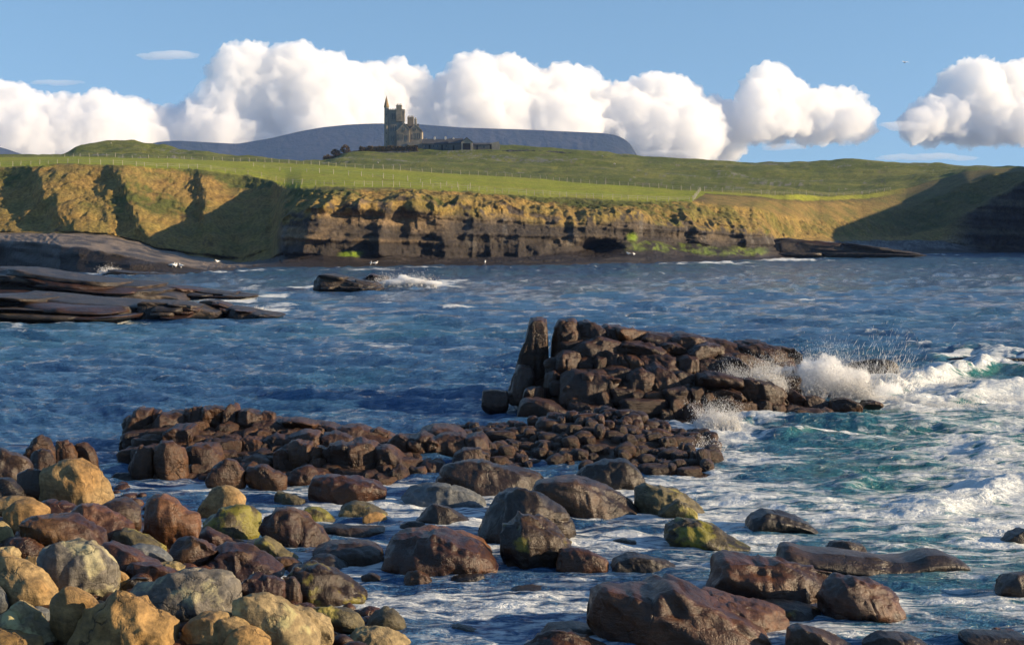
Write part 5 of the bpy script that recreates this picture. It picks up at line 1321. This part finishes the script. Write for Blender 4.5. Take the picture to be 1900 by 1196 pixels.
# sheep on the far field and gulls on the rocks
M_WOOL = flatm('sheep_wool', (.6, .57, .5), .95); M_FACE = flatm('sheep_face', (.05, .045, .04), .8); M_GULL = flatm('gull_feathers', (.75, .75, .74), .8); M_BEAK = flatm('gull_beak', (.5, .3, .03), .5)
def blob_mesh(name, parts, mat):
    Vs, Fs, n0 = [], [], 0
    for (c, r) in parts:
        Vs.append(iv2 * np.array(r) + np.array(c)); Fs.append(if2 + n0); n0 += len(iv2)
    return mesh_from(name, np.vstack(Vs), np.vstack(Fs), mat=mat)
sheep_b = blob_mesh('fleece', [((0, 0, .55), (.55, .3, .3)), ((.3, 0, .62), (.3, .24, .24)), ((-.35, 0, .58), (.28, .25, .25))], M_WOOL)
sheep_h = blob_mesh('head', [((.68, 0, .72), (.17, .1, .12)), ((.62, .1, .8), (.04, .08, .03)), ((.62, -.1, .8), (.04, .08, .03))], M_FACE)
leg_me = mesh_from('leg', iv2 * np.array([.05, .05, .24]) + np.array([0, 0, .2]), if2, mat=M_FACE)
for lab, px, j in (('white sheep grazing on the green skyline right of the mountain end', 1118, 6.7), ('white sheep on the hillside below the right end of the mountain', 1140, 6.2), ('white sheep alone on the top of the rounded green mound', 206, 6.7), ('white sheep in the dark grass below the garden wall', 701, 5.6)):
    x, y, z = tpos(px, j); x, y, z = float(x[0]), float(y[0]), float(z[0]); z = drop(x, y, z)
    r = root_at('sheep', (x, y, z), lab, 'sheep'); r.rotation_euler = (0, 0, px % 3)
    for nm, me_ in (('fleece', sheep_b), ('head', sheep_h)): link(nm, me_, parent=r)
    for lx_, ly_ in ((.35, .13), (.35, -.13), (-.35, .13), (-.35, -.13)): link('leg', leg_me, parent=r, loc=(lx_, ly_, 0))
gb = blob_mesh('gull_body', [((0, 0, .22), (.24, .1, .11)), ((.2, 0, .36), (.08, .07, .07)), ((-.25, 0, .22), (.16, .07, .04)), ((.0, 0, .08), (.02, .05, .1))], M_GULL)
gk = blob_mesh('beak', [((.31, 0, .35), (.06, .02, .02))], M_BEAK)
allb = {}
def top_z(x, y, names):
    best = None
    return best
GULLS = [('white gull standing on the sloping slab shore, leftmost of the flock', 320, 495, 226), ('second gull of the flock on the sloping slab, close to the first', 326, 496, 228), ('white gull at the middle of the flock on the slab edge', 336, 496.5, 229), ('white gull on the slab shore right of the flock', 403, 488, 262),
         ('white gull at the foot of the cliff behind the island rock', 688, 491, 285), ('white gull on the waterline rock right of the island', 697, 491, 285), ('white gull on the dark ledge below the cliff, left of the cave', 900, 489, 290), ('white gull on the low ledge under the green weed, left one', 1166, 473, 318), ('white gull on the low ledge under the green weed, right one', 1176, 474, 318)]
for i, (lab, px, py, D) in enumerate(GULLS):
    x, y, z = at(px, py, D)
    h = BV.ray_cast(Vector((0, 0, CAMH)), (Vector((float(x), float(y), float(z))) - Vector((0, 0, CAMH))).normalized(), 2000)
    loc = h[0] if h[0] is not None else Vector((float(x), float(y), float(z)))
    r = link('gull', gb, label=lab, cat='gull', group='gulls resting on the shore rocks', loc=loc); r.rotation_euler = (0, 0, i * 1.3); r.scale = (1.7, 1.7, 1.7)
    link('beak', gk, parent=r)
x, y, z = at(1679, 116, 300)
wing = MBx(); wing.add([(0, .12, 0), (.55, .05, .18), (1.15, -.15, .05), (.5, -.15, .15), (0, -.14, 0), (0, .12, .04), (.55, .05, .22), (1.15, -.15, .07), (.5, -.15, .19), (0, -.14, .04)], [(0, 1, 3, 4), (1, 2, 3), (5, 9, 8, 6), (6, 8, 7), (0, 5, 6, 1), (1, 6, 7, 2), (4, 3, 8, 9), (3, 2, 7, 8)])
r = root_at('flying_gull', (float(x), 300, float(z)), 'white gull flying alone high in the blue sky at the right', 'gull')
r.rotation_euler = (0, 0, .6)
link('body', blob_mesh('body', [((0, 0, 0), (.1, .34, .1)), ((0, .33, .03), (.07, .09, .07))], M_GULL), parent=r)
w1_ = wing.build('wing', M_GULL, r); w2_ = w1_.copy(); COL.objects.link(w2_); w2_.scale = (-1, 1, 1)
# ------------------------------------------------------------- spray and breaking foam
m_spray, nt_, o_ = nodes('spray_droplets'); g = NT(nt_)
dfs = g.n('BsdfDiffuse', ins={'Color': (.95, .95, .95, 1)}); trl = g.n('BsdfTranslucent', ins={'Color': (.95, .95, .95, 1)})
mx = g.n('MixShader', ins={0: .45}); g.l(dfs.outputs[0], mx.inputs[1]); g.l(trl.outputs[0], mx.inputs[2]); g.l(mx.outputs[0], o_.inputs[0])
m_mist, nt_, o_ = nodes('spray_mist'); g = NT(nt_)
vs = g.n('VolumeScatter', ins={'Color': (1, 1, 1, 1), 'Density': 3.5, 'Anisotropy': .0}); g.l(vs.outputs[0], o_.inputs['Volume'])

TET = np.array([[0, 0, 1.], [.94, 0, -.33], [-.47, .82, -.33], [-.47, -.82, -.33]])
TF = np.array([[0, 1, 2], [0, 2, 3], [0, 3, 1], [1, 3, 2]])
def droplets(name, label, P, S, dirs, stretch, mat=m_spray, kind='stuff'):
    """one object of many drops at P, sizes S, drawn out along dirs"""
    n = len(P)
    d = dirs / np.maximum(np.linalg.norm(dirs, axis=1, keepdims=True), 1e-6)
    a = np.cross(d, np.array([.3, .9, .2])); a /= np.linalg.norm(a, axis=1, keepdims=True); b = np.cross(d, a)
    V = (P[:, None, :] + S[:, None, None] * (TET[None, :, 0:1] * a[:, None, :] + TET[None, :, 1:2] * b[:, None, :] + TET[None, :, 2:3] * d[:, None, :] * stretch[:, None, None]))
    Fc = (TF[None] + 4 * np.arange(n)[:, None, None]).reshape(-1, 3)
    me = mesh_from(name, V.reshape(-1, 3), Fc, mat=mat)
    return link(name, me, label=label, kind=kind)

def plume(name, label, px, base, D, wpx, hpx, n, seed, lean=0.0, size=.010, dep=.8, streak=2.5, pw=1.6, nj=30):
    """ballistic jets thrown up from a line of water"""
    rs = np.random.RandomState(seed); k = D / F
    x0, _, z0 = at(px, base, D); x0 = float(x0); z0 = max(float(z0), 0)
    jets = rs.uniform(-1, 1, nj); jh = rs.uniform(.35, 1, nj) ** 1.2 * (1 - .55 * np.abs(jets) ** 2); jl = rs.normal(size=nj) * .35 + lean + jets * .5
    i = rs.randint(nj, size=n); t = rs.uniform(0, 1, n) ** pw
    H = hpx * k * jh[i]
    sp = (.02 + .10 * t) * wpx * k
    P = np.stack([x0 + jets[i] * wpx * k * .5 + jl[i] * t * H * .6 + rs.normal(size=n) * sp,
                  D + rs.uniform(-1, 1, n) * dep + rs.normal(size=n) * .1, z0 + t * H + rs.normal(size=n) * sp * .5], -1)
    P[:, 2] = np.maximum(P[:, 2], .02)
    dirs = np.stack([jl[i] * .6 + rs.normal(size=n) * .25, rs.normal(size=n) * .2, 1 + 0 * t], -1)
    S = size * rs.uniform(.4, 1.6, n) * (1.5 - t)
    return droplets(name, label, P, S, dirs, 1 + streak * rs.uniform(.3, 1.2, n))

def mist(name, label, blobs, D, seed, amp=.35):
    Vs, Fs, n0 = [], [], 0; k = D / F; iv, fc = unit_ico(4)
    for (px, py, rx, rz) in blobs:
        x, y, z = at(px, py, D)
        v = iv * np.array([rx * k, (rx + rz) * .5 * k, rz * k])
        q = iv * 1.6 + px
        v = v * (1 + amp * fbm(q[:, 0] * 1.4, q[:, 1] * 1.4, q[:, 2] * 1.4, 5, seed))[:, None]
        Vs.append(v + np.array([float(x), D, float(z)])); Fs.append(fc + n0); n0 += len(iv)
    me = mesh_from(name, np.vstack(Vs), np.vstack(Fs), mat=m_mist)
    o = link(name, me, label=label, kind='stuff')
    md = o.modifiers.new('fuse', 'REMESH'); md.mode = 'VOXEL'; md.voxel_size = 2.2 * k; md.use_smooth_shade = True
    tx = bpy.data.textures.new('spray_noise', 'CLOUDS'); tx.noise_scale = .11; tx.noise_depth = 5
    d_ = o.modifiers.new('tear', 'DISPLACE'); d_.texture = tx; d_.strength = .34; d_.mid_level = .5; d_.texture_coords = 'GLOBAL'
    return o
DS = 47.6
mist('spray_burst', 'white burst of spray where the wave hits the right end of the outcrop',
     [(1500, 715, 42, 26), (1530, 700, 34, 34), (1465, 722, 30, 20), (1560, 712, 34, 26), (1500, 690, 20, 24), (1545, 680, 15, 20), (1590, 725, 26, 16), (1430, 712, 16, 16), (1405, 695, 10, 16), (1480, 735, 30, 12), (1530, 668, 8, 14), (1410, 715, 12, 20), (1392, 700, 6, 16), (1620, 735, 26, 12), (1575, 700, 16, 20), (1650, 722, 26, 10), (1600, 700, 14, 16), (1445, 700, 14, 22), (1425, 722, 18, 18), (1462, 700, 16, 22), (1385, 712, 8, 16)], DS, 5)
plume('spray_drops', 'fine drops thrown up round the spray burst', 1520, 735, DS, 190, 108, 60000, 11, .15, .0065, streak=6)
plume('spray_drops', 'jets of drops shooting up against the outcrop blocks', 1400, 725, DS - 1.2, 90, 80, 20000, 12, -.15, .0075, streak=9, nj=34)
plume('spray_drops', 'tall thin curtain of drops falling over the dark rock', 1600, 725, DS + 1, 170, 140, 1500, 13, .25, .009, streak=20, pw=.8, nj=60)
D2 = 42.5
mist('spray_burst', 'rounded puff of white spray at the front foot of the outcrop', [(1330, 792, 26, 20), (1350, 802, 22, 13), (1316, 806, 26, 12), (1338, 776, 14, 13), (1300, 812, 22, 8)], D2, 6)
plume('spray_drops', 'drops around the rounded puff of spray', 1332, 812, D2, 70, 62, 14000, 14, 0, .008, streak=4)
plume('spray_drops', 'thin drops over the foam beside the knobbly reef', 1300, 845, 38, 60, 34, 2500, 15, .3, .011, streak=3)
# break over the island rock in the bay and along the shelves
mist('spray_burst', 'white water bursting over the island rock in the bay', [(735, 524, 26, 7), (765, 522, 22, 7), (705, 528, 22, 4), (800, 525, 22, 4), (748, 514, 10, 5)], 156, 7)
plume('spray_drops', 'drops above the island rock break', 755, 530, 156, 110, 26, 6000, 16, .2, .03, streak=2)
plume('spray_drops', 'spray rising at the foot of the sloping slab shore', 203, 508, 222, 34, 20, 1600, 17, .1, .04, streak=2)
plume('spray_drops', 'white water running off the thin ledge', 462, 580, 104, 60, 10, 2500, 18, .2, .03, streak=2, dep=.4)
plume('spray_drops', 'white water running off the lower shelf', 140, 596, 99, 60, 12, 2500, 19, .1, .03, streak=3, dep=.3)
for i, (px, py, w_, h_) in enumerate([(1690, 700, 120, 18), (1800, 712, 120, 16), (1850, 742, 120, 16), (1760, 752, 90, 12), (1640, 740, 60, 14)]):
    plume('spray_drops', 'loose spray along the wave crests of the right hand surf', px, py, float(ground_D(py, .35)), w_, h_, 2200, 30 + i, .1, .007, streak=1.5, dep=.5)
# ------------------------------------------------------------- clouds
def ico(sub):
    bm = bmesh.new(); bmesh.ops.create_icosphere(bm, subdivisions=sub, radius=1.0)
    V = np.array([v.co[:] for v in bm.verts]); Fc = np.array([[v.index for v in f.verts] for f in bm.faces]); bm.free()
    return V, Fc
ICO = {k: ico(k) for k in (2, 3, 4, 5)}

m_cloud, nt_, o_ = nodes('cloud_vapour')
g = NT(nt_)
CLOUD_SIGMA = 1 / 80.0
pv = g.n('VolumeScatter', ins={'Color': (.93, .94, .955, 1), 'Density': CLOUD_SIGMA, 'Anisotropy': 0.0})
g.l(pv.outputs[0], o_.inputs['Volume'])

def cloud(sky, base, D, label, seed, puff=(26, 60), extra=()):
    """sky: skyline points, base: bottom row; fills between with puffs and fuses them"""
    rnd = random.Random(seed)
    sx = [p[0] for p in sky]; sy = [p[1] for p in sky]
    s = D / F
    Vs, Fs, n0 = [], [], 0
    x = sx[0]
    puffs = []
    while x < sx[-1]:
        top = np.interp(x, sx, sy) + 7
        h = base - top
        r = min(rnd.uniform(*puff), h * 0.55 + 4)
        puffs.append((x, top + r * 0.9, r, rnd.uniform(-60, 60)))
        y = top + r * 1.6
        while y < base:
            rr = min(rnd.uniform(puff[0] * 1.1, puff[1] * 1.25), h * .5 + 4)
            puffs.append((x + rnd.uniform(-12, 12), min(y + rr * .3, base - rr * .75), rr, rnd.uniform(-90, 70)))
            y += rr * 0.9
        x += r * rnd.uniform(0.45, 0.8)
    # deeper, larger puffs behind close the gaps of the front ones
    for x in np.arange(sx[0] + 40, sx[-1] - 30, 34):
        top = np.interp(x, sx, sy)
        y = top + 52
        while y < base - 10:
            puffs.append((x, y, min(44, (base - top) * .4 + 3), 95 + rnd.uniform(-15, 15))); y += 40
    puffs += list(extra)
    iv, fc = ICO[3]
    xm = (sx[0] + sx[-1]) / 2
    for (px, py, r, dz) in puffs:
        dz = dz + (px - xm) * .5                      # the banks run obliquely away to the right
        cx, cy, cz = at(px, py, D + dz * s)
        r = r * (1 + dz * s / D)
        Vs.append(iv * (r * s) * np.array([1, 1.1, .92]) + np.array([float(cx), float(cy), float(cz)]))
        Fs.append(fc + n0); n0 += len(iv)
    me = mesh_from('cloud', np.vstack(Vs), np.vstack(Fs))
    o = link('cloud', me, label=label, cat='cloud')
    md = o.modifiers.new('r', 'REMESH'); md.mode = 'VOXEL'; md.voxel_size = 2.7 * s; md.use_smooth_shade = True
    dg = bpy.context.evaluated_depsgraph_get()
    ev = o.evaluated_get(dg).to_mesh()
    V = np.empty(len(ev.vertices) * 3, np.float32); ev.vertices.foreach_get('co', V); V = V.reshape(-1, 3).astype(float)
    N = np.empty(len(ev.vertices) * 3, np.float32); ev.vertices.foreach_get('normal', N); N = N.reshape(-1, 3)
    Q = np.empty(len(ev.loops), np.int32); ev.loops.foreach_get('vertex_index', Q); Q = Q.reshape(-1, 4)
    u = V / s
    d = 0
    for k, (sc_, am) in enumerate(((36, 15), (18, 9), (9, 5.5), (4.8, 3.2))):
        n = np.abs(vnoise(u[:, 0] / sc_, u[:, 1] / sc_, u[:, 2] / sc_, seed * 7 + k))
        d = d + am * (1.15 - 2.4 * n)
    V = V + N * (d * s * 0.75)[:, None]
    # the roughened skin is fused once more so that no part of it folds through itself
    md.voxel_size = 2.3 * s
    o.data = mesh_from('cloud', V, Q)
    dg.update()
    ev = o.evaluated_get(bpy.context.evaluated_depsgraph_get())
    me2 = bpy.data.meshes.new_from_object(ev); me2.materials.clear(); me2.materials.append(m_cloud)
    o.modifiers.clear(); o.data = me2
    n_ = len(me2.vertices); V = np.empty(n_ * 3, np.float32); me2.vertices.foreach_get('co', V); V = V.reshape(-1, 3).astype(float)
    N = np.empty(n_ * 3, np.float32); me2.vertices.foreach_get('normal', N); N = N.reshape(-1, 3); u = V / s
    d = 3.4 * fbm(u[:, 0] / 8, u[:, 1] / 8, u[:, 2] / 8, 3, seed + 60, ridged=True) - 1.2
    V = V + N * (d * s)[:, None]; me2.vertices.foreach_set('co', V.astype(np.float32).ravel()); me2.update()
    print(label, len(puffs), len(Q))
    return o

CD = 9500.0
cloud([(-160, 150), (-60, 150), (0, 163), (30, 160), (50, 175), (80, 183), (110, 178), (150, 186), (180, 176), (210, 176), (240, 188), (270, 194), (320, 203), (345, 240)],
      300, CD - 500, 'low white cumulus bank rising over the left end of the green headland', 1)
cloud([(330, 205), (345, 190), (385, 188), (405, 200), (418, 150), (424, 92), (450, 83), (480, 86), (508, 98), (530, 88), (550, 86), (590, 104), (620, 106), (650, 115), (690, 135), (705, 122), (725, 115), (750, 124), (790, 160), (830, 165), (880, 180)],
      300, CD + 300, 'tallest cumulus tower bank standing behind the castle', 2)
cloud([(835, 160), (850, 125), (870, 108), (895, 102), (930, 110), (960, 112), (990, 134), (1020, 137), (1045, 124), (1065, 130), (1100, 156), (1150, 163), (1190, 147), (1215, 143), (1250, 145), (1275, 172), (1320, 184), (1340, 210), (1352, 250)],
      290, CD + 1300, 'long cumulus bank above the flat topped mountain and its right end', 3)
cloud([(1384, 215), (1394, 170), (1405, 140), (1420, 125), (1438, 126), (1460, 150), (1490, 177), (1520, 170), (1545, 164), (1572, 166), (1596, 190)],
      246, CD + 2200, 'separate cumulus with one round peak over the right part of the hill', 4, puff=(13, 27))
cloud([(1688, 238), (1705, 205), (1740, 186), (1765, 160), (1775, 130), (1800, 112), (1825, 122), (1850, 126), (1900, 120), (1980, 118), (2040, 150)],
      252, CD + 3200, 'cumulus bank running out past the right side above the headland', 5, puff=(15, 36))

# thin flat wisps
def wisp(x0, x1, y, th, D, label, seed):
    s = D / F; rnd = random.Random(seed); iv, fc = ICO[3]; Vs = []; Fs = []; n0 = 0
    x = x0
    while x < x1:
        f = math.sin(math.pi * (x - x0) / (x1 - x0)) ** .6
        r = th * (.4 + f) * rnd.uniform(.6, 1.1)
        cx, cy, cz = at(x, y + rnd.uniform(-.3, .3) * th, D)
        v = iv * np.array([2.6, 1.2, .62]) * r * s
        v = v * (1 + .5 * fbm(iv[:, 0] * 1.5 + x, iv[:, 1] * 1.5, iv[:, 2] * 1.5, 4, seed))[:, None]
        Vs.append(v + np.array([float(cx), float(cy), float(cz)])); Fs.append(fc + n0); n0 += len(iv)
        x += r * 1.4
    o = link('cloud', mesh_from('cloud', np.vstack(Vs), np.vstack(Fs), mat=m_wisp), label=label, cat='cloud')
    md = o.modifiers.new('r', 'REMESH'); md.mode = 'VOXEL'; md.voxel_size = 1.6 * s; md.use_smooth_shade = True
m_wisp, nt_, o_ = nodes('thin_vapour'); g = NT(nt_)
pv = g.n('VolumeScatter', ins={'Color': (1, 1, 1, 1), 'Density': 1 / 170.0}); g.l(pv.outputs[0], o_.inputs['Volume'])
wisp(262, 362, 104, 9, CD, 'small flat white cloud alone in the blue sky at the upper left', 1)
wisp(60, 155, 153, 6, CD, 'faint thin cloud streak above the left cumulus bank', 2)
wisp(-40, 34, 154, 6, CD, 'faint cloud streak cut by the left edge of the sky', 3)
wisp(1420, 1492, 273, 8, CD, 'small pale cloud under the separate round peaked cumulus', 4)
wisp(1630, 1812, 292, 8, CD, 'long low cloud strip just above the hill on the right', 5)
wisp(1190, 1300, 284, 7, CD, 'low pink white cloud touching the hill right of the mountain', 6)
wisp(1660, 1700, 235, 13, CD + 2000, 'little bright puff in front of the grey right hand bank', 7)

# ------------------------------------------------------------- the air over the bay
m_air, nt_, o_ = nodes('air'); g = NT(nt_)
pv = g.n('VolumePrincipled', ins={'Color': (.30, .50, 1.0, 1), 'Density': .30 / 6000, 'Anisotropy': 0.0})
g.l(pv.outputs[0], o_.inputs['Volume'])
m = MBx(); m.box(-7400, 7400, -800, 7600, -2.6, 640); m.build('haze', m_air, kind='stuff')
